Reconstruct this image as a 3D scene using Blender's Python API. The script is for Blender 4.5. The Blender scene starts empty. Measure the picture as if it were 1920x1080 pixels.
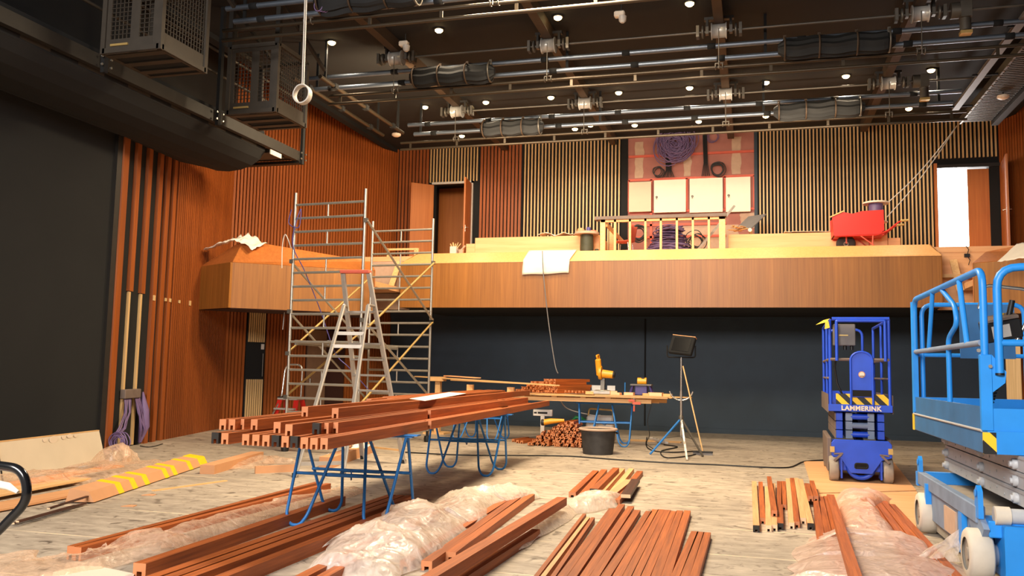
import bpy, bmesh, math, random
from mathutils import Vector, Matrix, noise
SC = bpy.context.scene
COL = SC.collection
random.seed(7)
PI = math.pi

# ------------------------------------------------------------------ camera
FPX = 1611.0
YAW, PITCH, ROLL, EYE = math.radians(15.856), math.radians(5.381), math.radians(1.150), 1.5
_F = Vector((-math.sin(YAW)*math.cos(PITCH), math.cos(YAW)*math.cos(PITCH), math.sin(PITCH)))
_R0 = Vector((math.cos(YAW), math.sin(YAW), 0))
_U0 = _R0.cross(_F)
_R = _R0*math.cos(ROLL) + _U0*math.sin(ROLL)
_U = -_R0*math.sin(ROLL) + _U0*math.cos(ROLL)
CAM = Vector((0, 0, EYE))
cam_data = bpy.data.cameras.new('camera')
cam = bpy.data.objects.new('camera', cam_data)
COL.objects.link(cam)
cam_data.sensor_width = 36.0
cam_data.lens = 36.0*FPX/1920.0
cam_data.clip_end = 200
cam.matrix_world = Matrix(((_R.x, _U.x, -_F.x, 0), (_R.y, _U.y, -_F.y, 0), (_R.z, _U.z, -_F.z, EYE), (0, 0, 0, 1)))
SC.camera = cam

# survey helpers: a sight line from the camera station met with a plane of the hall
def ray(x, y): return _F + _R*((x-960)/FPX) - _U*((y-540)/FPX)
def PZ(x, y, z=0.0):
    d = ray(x, y); return CAM + d*((z-EYE)/d.z)
def PY(x, y, Y):
    d = ray(x, y); return CAM + d*(Y/d.y)
def PX(x, y, X):
    d = ray(x, y); return CAM + d*(X/d.x)

# ------------------------------------------------------------------ view, world, lights
SC.view_settings.view_transform = 'Standard'
SC.view_settings.look = 'None'
SC.view_settings.gamma = 1.0
SC.view_settings.use_curve_mapping = False
SC.view_settings.exposure = 0.15
w = bpy.data.worlds.new('world'); SC.world = w; w.use_nodes = True
w.node_tree.nodes['Background'].inputs[0].default_value = (1.0, 0.93, 0.85, 1)
w.node_tree.nodes['Background'].inputs[1].default_value = 0.42

def area(name, loc, target, sx, sy, power, color):
    l = bpy.data.lights.new(name, 'AREA'); l.shape = 'RECTANGLE'; l.size = sx; l.size_y = sy
    l.energy = power; l.color = color
    o = bpy.data.objects.new(name, l); COL.objects.link(o); o.location = loc
    o.rotation_euler = (Vector(target)-Vector(loc)).to_track_quat('-Z', 'Y').to_euler()
    return o
# daylight-neutral fill light added behind and above the camera, out of view
area('stage_fill_light', (-3.5, -3.5, 6.6), (-0.5, 9, 0.8), 7, 3, 2300, (1.0, 0.95, 0.90))
# warm fill light added above the frame to brighten the hall floor
area('hall_fill_light', (-2.9, 11.6, 7.25), (-2.7, 11.9, 0), 2.6, 1.2, 1350, (1.0, 0.80, 0.53))
# unseen fill lights added to brighten the balcony and the side wall
area('balcony_fill_light', (-2.0, 17.2, 6.45), (-2.0, 21.0, 4.9), 8.0, 0.4, 290, (1.0, 0.80, 0.56))
area('side_wall_fill_light', (-6.2, 15.2, 6.4), (-11.2, 18.8, 4.6), 1.0, 1.0, 300, (1.0, 0.78, 0.50))

# ------------------------------------------------------------------ materials
def new_mat(name):
    m = bpy.data.materials.new(name); m.use_nodes = True
    nt = m.node_tree; b = nt.nodes['Principled BSDF']
    return m, nt, b
def lin(c):
    return tuple(((v/255)/12.92 if v/255 <= 0.04045 else ((v/255+0.055)/1.055)**2.4) for v in c) + (1,)
def plain(name, c, rough=0.6, metal=0.0, var=0.12, scale=6.0, bump=0.0, rnd=0.0, alpha=None):
    m, nt, b = new_mat(name)
    tc = nt.nodes.new('ShaderNodeTexCoord'); n = nt.nodes.new('ShaderNodeTexNoise')
    n.inputs['Scale'].default_value = scale; n.inputs['Detail'].default_value = 6
    nt.links.new(tc.outputs['Object'], n.inputs['Vector'])
    c = lin(c)
    mx = nt.nodes.new('ShaderNodeMix'); mx.data_type = 'RGBA'
    mx.inputs[6].default_value = tuple(max(0, v*(1-var*1.6)) for v in c[:3])+(1,)
    mx.inputs[7].default_value = tuple(min(1, v*(1+var*1.2)) for v in c[:3])+(1,)
    nt.links.new(n.outputs['Fac'], mx.inputs[0])
    out = mx.outputs[2]
    if rnd:
        oi = nt.nodes.new('ShaderNodeObjectInfo'); mr = nt.nodes.new('ShaderNodeMapRange')
        mr.inputs[3].default_value = 1-rnd; mr.inputs[4].default_value = 1+rnd
        nt.links.new(oi.outputs['Random'], mr.inputs[0])
        hs = nt.nodes.new('ShaderNodeHueSaturation'); nt.links.new(mr.outputs[0], hs.inputs['Value'])
        nt.links.new(out, hs.inputs['Color']); out = hs.outputs[0]
    nt.links.new(out, b.inputs['Base Color'])
    b.inputs['Roughness'].default_value = rough; b.inputs['Metallic'].default_value = metal
    if bump:
        bp = nt.nodes.new('ShaderNodeBump'); bp.inputs['Strength'].default_value = bump; bp.inputs['Distance'].default_value = 0.01
        nt.links.new(n.outputs['Fac'], bp.inputs['Height']); nt.links.new(bp.outputs[0], b.inputs['Normal'])
    return m
def wood(name, dark, light, axis='y', fine=38.0, along=1.2, rough=0.5, rnd=0.0, endgrain=None, patch=0.0):
    m, nt, b = new_mat(name)
    tc = nt.nodes.new('ShaderNodeTexCoord'); mp = nt.nodes.new('ShaderNodeMapping')
    s = {'x': (along, fine, fine), 'y': (fine, along, fine), 'z': (fine, fine, along)}[axis]
    mp.inputs['Scale'].default_value = s
    nt.links.new(tc.outputs['Object'], mp.inputs['Vector'])
    oi = nt.nodes.new('ShaderNodeObjectInfo')
    n = nt.nodes.new('ShaderNodeTexNoise'); n.noise_dimensions = '4D'
    n.inputs['Scale'].default_value = 1.0; n.inputs['Detail'].default_value = 5; n.inputs['Roughness'].default_value = 0.6
    nt.links.new(mp.outputs[0], n.inputs['Vector'])
    ml = nt.nodes.new('ShaderNodeMath'); ml.operation = 'MULTIPLY'; ml.inputs[1].default_value = 37.0
    nt.links.new(oi.outputs['Random'], ml.inputs[0]); nt.links.new(ml.outputs[0], n.inputs['W'])
    rp = nt.nodes.new('ShaderNodeValToRGB')
    rp.color_ramp.elements[0].position = 0.30; rp.color_ramp.elements[0].color = lin(dark)
    rp.color_ramp.elements[1].position = 0.70; rp.color_ramp.elements[1].color = lin(light)
    nt.links.new(n.outputs['Fac'], rp.inputs[0]); out = rp.outputs[0]
    if patch:
        mp2 = nt.nodes.new('ShaderNodeMapping')
        mp2.inputs['Scale'].default_value = {'x': (0.1, 2, 2), 'y': (2, 0.1, 2), 'z': (2.2, 2.2, 0.12)}[axis]
        n2 = nt.nodes.new('ShaderNodeTexNoise'); n2.inputs['Scale'].default_value = 1.0; n2.inputs['Detail'].default_value = 3
        nt.links.new(tc.outputs['Object'], mp2.inputs['Vector']); nt.links.new(mp2.outputs[0], n2.inputs['Vector'])
        mr = nt.nodes.new('ShaderNodeMapRange'); mr.inputs[1].default_value = 0.3; mr.inputs[2].default_value = 0.7
        mr.inputs[3].default_value = 1-patch; mr.inputs[4].default_value = 1+patch
        nt.links.new(n2.outputs['Fac'], mr.inputs[0])
        hs = nt.nodes.new('ShaderNodeHueSaturation'); nt.links.new(mr.outputs[0], hs.inputs['Value'])
        nt.links.new(out, hs.inputs['Color']); out = hs.outputs[0]
    if rnd:
        mr = nt.nodes.new('ShaderNodeMapRange'); mr.inputs[3].default_value = 1-rnd; mr.inputs[4].default_value = 1+rnd
        nt.links.new(oi.outputs['Random'], mr.inputs[0])
        hs = nt.nodes.new('ShaderNodeHueSaturation'); nt.links.new(mr.outputs[0], hs.inputs['Value'])
        nt.links.new(out, hs.inputs['Color']); out = hs.outputs[0]
    if endgrain:
        sp = nt.nodes.new('ShaderNodeSeparateXYZ'); nt.links.new(tc.outputs['Normal'], sp.inputs[0])
        ab = nt.nodes.new('ShaderNodeMath'); ab.operation = 'ABSOLUTE'; nt.links.new(sp.outputs[{'x': 0, 'y': 1, 'z': 2}[axis]], ab.inputs[0])
        gt = nt.nodes.new('ShaderNodeMath'); gt.operation = 'GREATER_THAN'; gt.inputs[1].default_value = 0.8; nt.links.new(ab.outputs[0], gt.inputs[0])
        mx = nt.nodes.new('ShaderNodeMix'); mx.data_type = 'RGBA'; nt.links.new(gt.outputs[0], mx.inputs[0])
        nt.links.new(out, mx.inputs[6]); mx.inputs[7].default_value = lin(endgrain); out = mx.outputs[2]
    nt.links.new(out, b.inputs['Base Color'])
    b.inputs['Roughness'].default_value = rough
    bp = nt.nodes.new('ShaderNodeBump'); bp.inputs['Strength'].default_value = 0.15; bp.inputs['Distance'].default_value = 0.002
    nt.links.new(n.outputs['Fac'], bp.inputs['Height']); nt.links.new(bp.outputs[0], b.inputs['Normal'])
    return m
def emit(name, c, s):
    m, nt, b = new_mat(name)
    b.inputs['Base Color'].default_value = c+(1,)
    b.inputs['Emission Color'].default_value = c+(1,); b.inputs['Emission Strength'].default_value = s
    return m
def film(name, tint=(255, 222, 196), clear=0.45):
    m, nt, b = new_mat(name)
    b.inputs['Base Color'].default_value = lin(tint); b.inputs['Roughness'].default_value = 0.22
    b.inputs['Specular IOR Level'].default_value = 0.9
    tr = nt.nodes.new('ShaderNodeBsdfTransparent'); tr.inputs[0].default_value = (1, 0.97, 0.94, 1)
    tl = nt.nodes.new('ShaderNodeBsdfTranslucent'); tl.inputs[0].default_value = lin(tint)
    tc = nt.nodes.new('ShaderNodeTexCoord'); n = nt.nodes.new('ShaderNodeTexNoise'); n.inputs['Scale'].default_value = 7; n.inputs['Detail'].default_value = 7; n.inputs['Distortion'].default_value = 2.0
    nt.links.new(tc.outputs['Object'], n.inputs['Vector'])
    bp = nt.nodes.new('ShaderNodeBump'); bp.inputs['Strength'].default_value = 0.7; bp.inputs['Distance'].default_value = 0.02
    nt.links.new(n.outputs['Fac'], bp.inputs['Height']); nt.links.new(bp.outputs[0], b.inputs['Normal'])
    mr = nt.nodes.new('ShaderNodeMapRange'); mr.inputs[1].default_value = 0.3; mr.inputs[2].default_value = 0.7
    mr.inputs[3].default_value = max(0, clear-0.25); mr.inputs[4].default_value = min(1, clear+0.25)
    nt.links.new(n.outputs['Fac'], mr.inputs[0])
    m1 = nt.nodes.new('ShaderNodeMixShader'); m1.inputs[0].default_value = 0.45
    nt.links.new(b.outputs[0], m1.inputs[1]); nt.links.new(tl.outputs[0], m1.inputs[2])
    m2 = nt.nodes.new('ShaderNodeMixShader'); nt.links.new(mr.outputs[0], m2.inputs[0])
    nt.links.new(m1.outputs[0], m2.inputs[1]); nt.links.new(tr.outputs[0], m2.inputs[2])
    nt.links.new(m2.outputs[0], nt.nodes['Material Output'].inputs[0])
    return m

M = {}
M['black'] = plain('black_paint', (14, 14, 15), 0.9, var=0.25, scale=3)
M['blackwall'] = plain('blue_black_wall_paint', (38, 54, 68), 0.62, var=0.18, scale=2.2)
M['blackcloth'] = plain('black_cloth', (8, 8, 9), 0.75, var=0.3, scale=5)
M['curtain'] = plain('charcoal_wall', (16, 16, 16), 0.92, var=0.25, scale=1.5)
M['ceiling'] = plain('black_ceiling', (20, 18, 17), 0.9, var=0.2, scale=2)
M['darkwood_back'] = plain('dark_slat_backing', (58, 24, 10), 0.8)
M['slat'] = wood('red_brown_slat_wood', (128, 63, 22), (164, 87, 33), 'z', 45, 1.0, 0.5, patch=0.12)
M['slat_light'] = wood('pale_slat_wood', (196, 158, 104), (226, 190, 138), 'z', 45, 1.0, 0.5)
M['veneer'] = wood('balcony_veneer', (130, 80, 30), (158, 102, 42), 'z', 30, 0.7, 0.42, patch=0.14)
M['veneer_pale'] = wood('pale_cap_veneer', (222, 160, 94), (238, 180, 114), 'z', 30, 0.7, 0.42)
M['doorwood'] = wood('door_veneer', (168, 94, 42), (192, 116, 56), 'z', 24, 0.7, 0.45, patch=0.08)
M['timber'] = wood('red_brown_timber', (132, 62, 22), (188, 100, 42), 'y', 42, 1.4, 0.55, rnd=0.16, endgrain=(194, 124, 80))
M['timber_pale'] = wood('pale_raw_timber', (206, 140, 92), (232, 176, 124), 'y', 42, 1.4, 0.6, rnd=0.10, endgrain=(232, 196, 156))
M['timber_dark'] = wood('dark_stained_timber', (52, 26, 18), (84, 46, 32), 'y', 42, 1.4, 0.5, endgrain=(220, 190, 150))
M['pine'] = wood('raw_pine', (214, 164, 104), (238, 194, 138), 'y', 30, 1.0, 0.6, rnd=0.06)
M['pine_x'] = wood('raw_pine_lengthwise', (206, 156, 98), (232, 186, 128), 'x', 30, 1.0, 0.6, rnd=0.06)
M['ply'] = wood('pale_plywood', (222, 160, 106), (238, 182, 132), 'x', 12, 0.8, 0.6)
M['alu'] = plain('scaffold_aluminium', (182, 176, 166), 0.38, 0.75, var=0.12, scale=12)
M['alu_matt'] = plain('ladder_aluminium', (186, 178, 168), 0.5, 0.45, var=0.12, scale=9)
M['brace'] = plain('yellowed_brace_tube', (200, 168, 104), 0.4, 0.5, var=0.12, scale=9)
M['chrome'] = plain('bright_steel', (210, 206, 198), 0.25, 0.9, var=0.06)
M['silver'] = plain('galvanised_pipe', (118, 127, 140), 0.42, 0.8, var=0.1)
M['steel'] = plain('grey_steel', (104, 98, 90), 0.45, 0.6, var=0.15)
M['darksteel'] = plain('dark_painted_steel', (40, 36, 32), 0.55, 0.25, var=0.2)
M['cagesteel'] = plain('dusty_dark_steel', (62, 55, 47), 0.6, 0.2, var=0.2)
M['brownbeam'] = plain('brown_painted_beam', (60, 43, 27), 0.7)
M['pipe_warm'] = plain('black_batten_pipe', (70, 60, 48), 0.36, 0.6, var=0.12)
M['winch'] = plain('winch_drum_silver', (190, 188, 184), 0.3, 0.35)
M['lblue'] = plain('light_blue_lift_paint', (38, 142, 230), 0.42, var=0.12, scale=5)
M['lblue_dusty'] = plain('dusty_blue_lift_paint', (122, 140, 166), 0.65, var=0.30, scale=4)
M['lblue_worn'] = plain('worn_blue_panel', (48, 106, 158), 0.5, var=0.22, scale=4)
M['dblue'] = plain('royal_blue_lift_paint', (34, 78, 206), 0.4, var=0.14, scale=6)
M['dblue_dusty'] = plain('dusty_grey_brown_metal', (116, 100, 92), 0.7, var=0.25, scale=5)
M['trestle'] = plain('blue_trestle_paint', (36, 116, 190), 0.42, var=0.12, scale=9)
M['liftgrey'] = plain('grey_scissor_arm', (182, 184, 188), 0.5, 0.0, var=0.12, scale=6)
M['edgegrey'] = plain('light_grey_arm_edge', (176, 178, 180), 0.5, 0.1)
M['tyre'] = plain('dusty_grey_tyre', (150, 140, 128), 0.85, var=0.2, scale=10)
M['tyre_dark'] = plain('black_tyre', (52, 50, 48), 0.8, var=0.2, scale=10)
M['white_tyre'] = plain('off_white_tyre', (206, 196, 180), 0.8, var=0.12, scale=8)
M['yellow'] = plain('safety_yellow', (236, 192, 40), 0.5, var=0.06)
M['tape'] = plain('yellow_tape', (250, 206, 30), 0.4, var=0.06)
M['sawyellow'] = plain('power_tool_yellow', (232, 158, 30), 0.4, var=0.08)
M['red'] = plain('red_paint', (204, 40, 26), 0.4, var=0.12, scale=6)
M['redstep'] = plain('red_fibreglass', (206, 34, 22), 0.4, var=0.1)
M['redframe'] = plain('red_lead_frame', (206, 92, 70), 0.6, var=0.08)
M['white'] = plain('white_enamel', (228, 212, 192), 0.5, var=0.03)
M['offwhite'] = plain('cream_board', (214, 200, 178), 0.45, var=0.08, scale=2)
M['greywhite'] = plain('grey_green_cabinet', (186, 178, 152), 0.5, var=0.03)
M['cloth'] = plain('white_cloth', (240, 230, 214), 0.85, var=0.05)
M['paper'] = plain('white_paper', (244, 232, 212), 0.8, var=0.03)
M['cardboard'] = plain('brown_cardboard', (206, 150, 106), 0.8, var=0.06)
M['purple'] = plain('purple_cable', (112, 90, 130), 0.5, var=0.12, rnd=0.15)
M['palecable'] = plain('pale_grey_cable', (202, 196, 188), 0.45)
M['blackrub'] = plain('black_rubber', (22, 22, 24), 0.45, var=0.2)
M['gloss'] = plain('gloss_black_handle', (20, 20, 22), 0.18, var=0.1)
M['bluecable'] = plain('blue_violet_cable', (74, 66, 128), 0.5)
M['redcable'] = plain('red_cord', (214, 96, 74), 0.5)
M['plastic_grey'] = plain('grey_plastic', (108, 104, 104), 0.6, var=0.1)
M['green'] = plain('green_hose', (40, 140, 78), 0.45)
M['teal'] = plain('dull_green_drum', (64, 66, 48), 0.6, var=0.3, scale=9)
M['dustbucket'] = plain('dusty_black_bucket', (50, 48, 48), 0.65, var=0.45, scale=9)
M['lens'] = plain('dark_floodlight_glass', (20, 20, 22), 0.15, var=0.1)
M['film'] = film('clear_wrap_film', (255, 244, 232), 0.30)
M['film_clear'] = film('glassy_wrap_film', (255, 224, 196), 0.58)
M['film_dense'] = film('milky_wrap_film', (255, 230, 214), 0.16)
M['lamp'] = emit('glowing_lamp', (1.0, 0.70, 0.30), 14)
M['daylight'] = emit('daylight_beyond', (1.0, 1.0, 1.0), 5.0)

def mat_floor():
    m, nt, b = new_mat('dusty_stage_floor')
    tc = nt.nodes.new('ShaderNodeTexCoord')
    mp = nt.nodes.new('ShaderNodeMapping'); mp.inputs['Scale'].default_value = (1.3, 3.0, 1)
    nt.links.new(tc.outputs['Object'], mp.inputs['Vector'])
    n1 = nt.nodes.new('ShaderNodeTexNoise'); n1.inputs['Scale'].default_value = 2.6; n1.inputs['Detail'].default_value = 8; n1.inputs['Roughness'].default_value = 0.68
    nt.links.new(mp.outputs[0], n1.inputs['Vector'])
    r1 = nt.nodes.new('ShaderNodeValToRGB')
    r1.color_ramp.elements[0].position = 0.28; r1.color_ramp.elements[0].color = lin((136, 123, 109))
    r1.color_ramp.elements[1].position = 0.72; r1.color_ramp.elements[1].color = lin((198, 183, 164))
    nt.links.new(n1.outputs['Fac'], r1.inputs[0])
    n2 = nt.nodes.new('ShaderNodeTexNoise'); n2.inputs['Scale'].default_value = 0.55; n2.inputs['Detail'].default_value = 4
    nt.links.new(tc.outputs['Object'], n2.inputs['Vector'])
    mr = nt.nodes.new('ShaderNodeMapRange'); mr.inputs[1].default_value = 0.35; mr.inputs[2].default_value = 0.65; mr.inputs[3].default_value = 0.86; mr.inputs[4].default_value = 1.1
    nt.links.new(n2.outputs['Fac'], mr.inputs[0])
    mm = nt.nodes.new('ShaderNodeVectorMath'); mm.operation = 'SCALE'
    nt.links.new(r1.outputs[0], mm.inputs[0]); nt.links.new(mr.outputs[0], mm.inputs['Scale'])
    # dark scuffs
    n3 = nt.nodes.new('ShaderNodeTexNoise'); n3.inputs['Scale'].default_value = 5.0; n3.inputs['Detail'].default_value = 9; n3.inputs['Distortion'].default_value = 1.5
    nt.links.new(tc.outputs['Object'], n3.inputs['Vector'])
    r3 = nt.nodes.new('ShaderNodeValToRGB'); r3.color_ramp.elements[0].position = 0.30; r3.color_ramp.elements[0].color = (0.34, 0.31, 0.29, 1)
    r3.color_ramp.elements[1].position = 0.42; r3.color_ramp.elements[1].color = (1, 1, 1, 1)
    nt.links.new(n3.outputs['Fac'], r3.inputs[0])
    m2 = nt.nodes.new('ShaderNodeVectorMath'); m2.operation = 'MULTIPLY'
    nt.links.new(mm.outputs[0], m2.inputs[0]); nt.links.new(r3.outputs[0], m2.inputs[1])
    # pale board joints across the hall
    sp = nt.nodes.new('ShaderNodeSeparateXYZ'); nt.links.new(tc.outputs['Object'], sp.inputs[0])
    dv = nt.nodes.new('ShaderNodeMath'); dv.operation = 'DIVIDE'; dv.inputs[1].default_value = 1.25; nt.links.new(sp.outputs[1], dv.inputs[0])
    fr = nt.nodes.new('ShaderNodeMath'); fr.operation = 'FRACT'; nt.links.new(dv.outputs[0], fr.inputs[0])
    lt = nt.nodes.new('ShaderNodeMath'); lt.operation = 'LESS_THAN'; lt.inputs[1].default_value = 0.016; nt.links.new(fr.outputs[0], lt.inputs[0])
    n4 = nt.nodes.new('ShaderNodeTexNoise'); n4.inputs['Scale'].default_value = 0.9; nt.links.new(tc.outputs['Object'], n4.inputs['Vector'])
    mr4 = nt.nodes.new('ShaderNodeMapRange'); mr4.inputs[1].default_value = 0.35; mr4.inputs[2].default_value = 0.6; nt.links.new(n4.outputs['Fac'], mr4.inputs[0])
    ng = nt.nodes.new('ShaderNodeMath'); ng.operation = 'MULTIPLY'; nt.links.new(lt.outputs[0], ng.inputs[0]); nt.links.new(mr4.outputs[0], ng.inputs[1])
    mx = nt.nodes.new('ShaderNodeMix'); mx.data_type = 'RGBA'; nt.links.new(ng.outputs[0], mx.inputs[0])
    nt.links.new(m2.outputs[0], mx.inputs[6]); mx.inputs[7].default_value = lin((236, 214, 180))
    nt.links.new(mx.outputs[2], b.inputs['Base Color'])
    b.inputs['Roughness'].default_value = 0.6
    bp = nt.nodes.new('ShaderNodeBump'); bp.inputs['Strength'].default_value = 0.2; bp.inputs['Distance'].default_value = 0.004
    nt.links.new(n1.outputs['Fac'], bp.inputs['Height']); nt.links.new(bp.outputs[0], b.inputs['Normal'])
    return m
M['floor'] = mat_floor()
def mat_gypsum():
    m, nt, b = new_mat('pink_plasterboard')
    tc = nt.nodes.new('ShaderNodeTexCoord')
    n = nt.nodes.new('ShaderNodeTexNoise'); n.inputs['Scale'].default_value = 3; n.inputs['Detail'].default_value = 6
    nt.links.new(tc.outputs['Object'], n.inputs['Vector'])
    r = nt.nodes.new('ShaderNodeValToRGB'); r.color_ramp.elements[0].color = lin((150, 94, 86)); r.color_ramp.elements[1].color = lin((180, 122, 110))
    nt.links.new(n.outputs['Fac'], r.inputs[0]); nt.links.new(r.outputs[0], b.inputs['Base Color']); b.inputs['Roughness'].default_value = 0.9
    return m
M['gypsum'] = mat_gypsum()
M['compound'] = plain('joint_compound', (190, 160, 138), 0.9, var=0.1, scale=12)
def mat_hazard():
    m, nt, b = new_mat('yellow_black_hazard_stripes')
    tc = nt.nodes.new('ShaderNodeTexCoord'); sp = nt.nodes.new('ShaderNodeSeparateXYZ'); nt.links.new(tc.outputs['Object'], sp.inputs[0])
    a = nt.nodes.new('ShaderNodeMath'); a.operation = 'ADD'; nt.links.new(sp.outputs[0], a.inputs[0]); nt.links.new(sp.outputs[2], a.inputs[1])
    a2 = nt.nodes.new('ShaderNodeMath'); a2.operation = 'ADD'; nt.links.new(a.outputs[0], a2.inputs[0]); nt.links.new(sp.outputs[1], a2.inputs[1])
    d = nt.nodes.new('ShaderNodeMath'); d.operation = 'DIVIDE'; d.inputs[1].default_value = 0.2; nt.links.new(a2.outputs[0], d.inputs[0])
    f = nt.nodes.new('ShaderNodeMath'); f.operation = 'FRACT'; nt.links.new(d.outputs[0], f.inputs[0])
    g = nt.nodes.new('ShaderNodeMath'); g.operation = 'GREATER_THAN'; g.inputs[1].default_value = 0.5; nt.links.new(f.outputs[0], g.inputs[0])
    mx = nt.nodes.new('ShaderNodeMix'); mx.data_type = 'RGBA'; nt.links.new(g.outputs[0], mx.inputs[0])
    mx.inputs[6].default_value = lin((22, 22, 24)); mx.inputs[7].default_value = lin((240, 196, 40))
    nt.links.new(mx.outputs[2], b.inputs['Base Color']); b.inputs['Roughness'].default_value = 0.5
    return m
M['hazard'] = mat_hazard()

# ------------------------------------------------------------------ mesh builder
class MB:
    def __init__(s): s.v = []; s.f = []; s.sm = []
    def add(s, vs, fs, smooth=False):
        o = len(s.v); s.v += [Vector(p) for p in vs]
        for f in fs: s.f.append([i+o for i in f]); s.sm.append(smooth)
        return s
    def box(s, c, d, m=None):
        c = Vector(c); x, y, z = d[0]/2, d[1]/2, d[2]/2
        vs = [Vector((a*x, b*y, e*z)) for e in (-1, 1) for b in (-1, 1) for a in (-1, 1)]
        vs = [(m @ p if m else p)+c for p in vs]
        return s.add(vs, [(0, 2, 3, 1), (4, 5, 7, 6), (0, 1, 5, 4), (2, 6, 7, 3), (0, 4, 6, 2), (1, 3, 7, 5)])
    def span(s, a, b):
        a = Vector(a); b = Vector(b); return s.box((a+b)/2, [abs(b[i]-a[i]) for i in range(3)])
    def bar(s, a, b, wd, ht, up=(0, 0, 1)):
        a = Vector(a); b = Vector(b); y = (b-a); L = y.length; y = y/L
        x = y.cross(Vector(up)); x = x.normalized() if x.length > 1e-6 else Vector((1, 0, 0)); z = x.cross(y)
        m = Matrix((x, y, z)).transposed()
        return s.box((a+b)/2, (wd, L, ht), m)
    def tube(s, pts, r, n=8, cap=True, closed=False):
        pts = [Vector(p) for p in pts]; N = len(pts)
        rr = r if isinstance(r, (list, tuple)) else [r]*N
        rings = []; prev = None
        for i, p in enumerate(pts):
            if closed: t = pts[(i+1) % N]-pts[i-1]
            else: t = pts[min(i+1, N-1)]-pts[max(i-1, 0)]
            if t.length < 1e-9: t = Vector((0, 0, 1))
            t.normalize()
            if prev is None:
                u = t.orthogonal().normalized()
            else:
                u = prev-t*prev.dot(t); u = u.normalized() if u.length > 1e-6 else t.orthogonal().normalized()
            prev = u; v = t.cross(u)
            rings.append([p+(u*math.cos(2*PI*k/n)+v*math.sin(2*PI*k/n))*rr[i] for k in range(n)])
        vs = [q for ring in rings for q in ring]; fs = []
        for i in range(N if closed else N-1):
            a = i*n; b = ((i+1) % N)*n
            for k in range(n): fs.append((a+k, a+(k+1) % n, b+(k+1) % n, b+k))
        s.add(vs, fs, True)
        if cap and not closed:
            s.add(rings[0], [tuple(range(n-1, -1, -1))]); s.add(rings[-1], [tuple(range(n))])
        return s
    def cyl(s, a, b, r, n=16, r2=None): return s.tube([a, b], [r, r if r2 is None else r2], n)
    def lathe(s, prof, c, axis='z', n=24, cap=True):
        c = Vector(c); rings = []
        for r, h in prof:
            ring = []
            for k in range(n):
                t = 2*PI*k/n; x, y = r*math.cos(t), r*math.sin(t)
                p = {'z': Vector((x, y, h)), 'y': Vector((x, h, -y)), 'x': Vector((h, x, y))}[axis]
                ring.append(p+c)
            rings.append(ring)
        vs = [q for ring in rings for q in ring]; fs = []
        for i in range(len(prof)-1):
            for k in range(n): fs.append((i*n+k, i*n+(k+1) % n, (i+1)*n+(k+1) % n, (i+1)*n+k))
        s.add(vs, fs, True)
        if cap: s.add(rings[0], [tuple(range(n-1, -1, -1))]); s.add(rings[-1], [tuple(range(n))])
        return s
    def prism(s, poly, d):
        d = Vector(d); n = len(poly); a = [Vector(p) for p in poly]; b = [p+d for p in a]
        fs = [tuple(range(n-1, -1, -1)), tuple(range(n, 2*n))]+[(i, (i+1) % n, (i+1) % n+n, i+n) for i in range(n)]
        return s.add(a+b, fs)
    def loft(s, secs):
        n = len(secs[0]); vs = [p for q in secs for p in q]; fs = []
        for i in range(len(secs)-1):
            for k in range(n): fs.append((i*n+k, i*n+(k+1) % n, (i+1)*n+(k+1) % n, (i+1)*n+k))
        fs += [tuple(range(n-1, -1, -1)), tuple(range((len(secs)-1)*n, len(secs)*n))]
        return s.add(vs, fs)
    def build(s, name, mat, parent=None, world=True, bevel=0.0, solid=0.0, base=None):
        me = bpy.data.meshes.new(name)
        off = Vector((0, 0, 0)); inv = None
        if parent is not None and world:
            inv = root_matrix(parent).inverted()
        elif base is not None: off = Vector(base)
        me.from_pydata([(inv @ p if inv else p-off) for p in s.v], [], s.f)
        me.polygons.foreach_set('use_smooth', s.sm)
        bm = bmesh.new(); bm.from_mesh(me); bmesh.ops.recalc_face_normals(bm, faces=bm.faces); bm.to_mesh(me); bm.free()
        me.materials.append(M[mat] if isinstance(mat, str) else mat)
        o = bpy.data.objects.new(name, me); COL.objects.link(o)
        if parent is not None: o.parent = parent
        elif base is not None: o.location = off
        if bevel:
            b = o.modifiers.new('bevel', 'BEVEL'); b.width = bevel; b.segments = 1; b.limit_method = 'ANGLE'; b.angle_limit = math.radians(40)
        if solid:
            b = o.modifiers.new('solid', 'SOLIDIFY'); b.thickness = solid; b.offset = 0
        return o
def root_matrix(o):
    m = Matrix.Identity(4)
    while o is not None:
        m = Matrix.LocRotScale(o.location, o.rotation_euler, o.scale) @ m; o = o.parent
    return m
def tag(o, label, cat, group=None, kind=None):
    o['label'] = label; o['category'] = cat
    if group: o['group'] = group
    if kind: o['kind'] = kind
    return o
def thing(name, label, cat, loc=(0, 0, 0), rz=0.0, group=None):
    o = bpy.data.objects.new(name, None); COL.objects.link(o); o.location = Vector(loc); o.rotation_euler = (0, 0, rz)
    o.empty_display_size = 0.1
    return tag(o, label, cat, group)
def copy_tree(o, parent=None):
    c = o.copy(); COL.objects.link(c)
    if parent is not None: c.parent = parent
    for ch in list(o.children): copy_tree(ch, c)
    return c
def struct(mb, name, mat, **k):
    o = mb.build(name, mat, **k); o['kind'] = 'structure'; return o
def arc(c, r, a0, a1, n, ax, ay):
    c = Vector(c); ax = Vector(ax); ay = Vector(ay)
    return [c+ax*(r*math.cos(a0+(a1-a0)*i/n))+ay*(r*math.sin(a0+(a1-a0)*i/n)) for i in range(n+1)]
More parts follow.
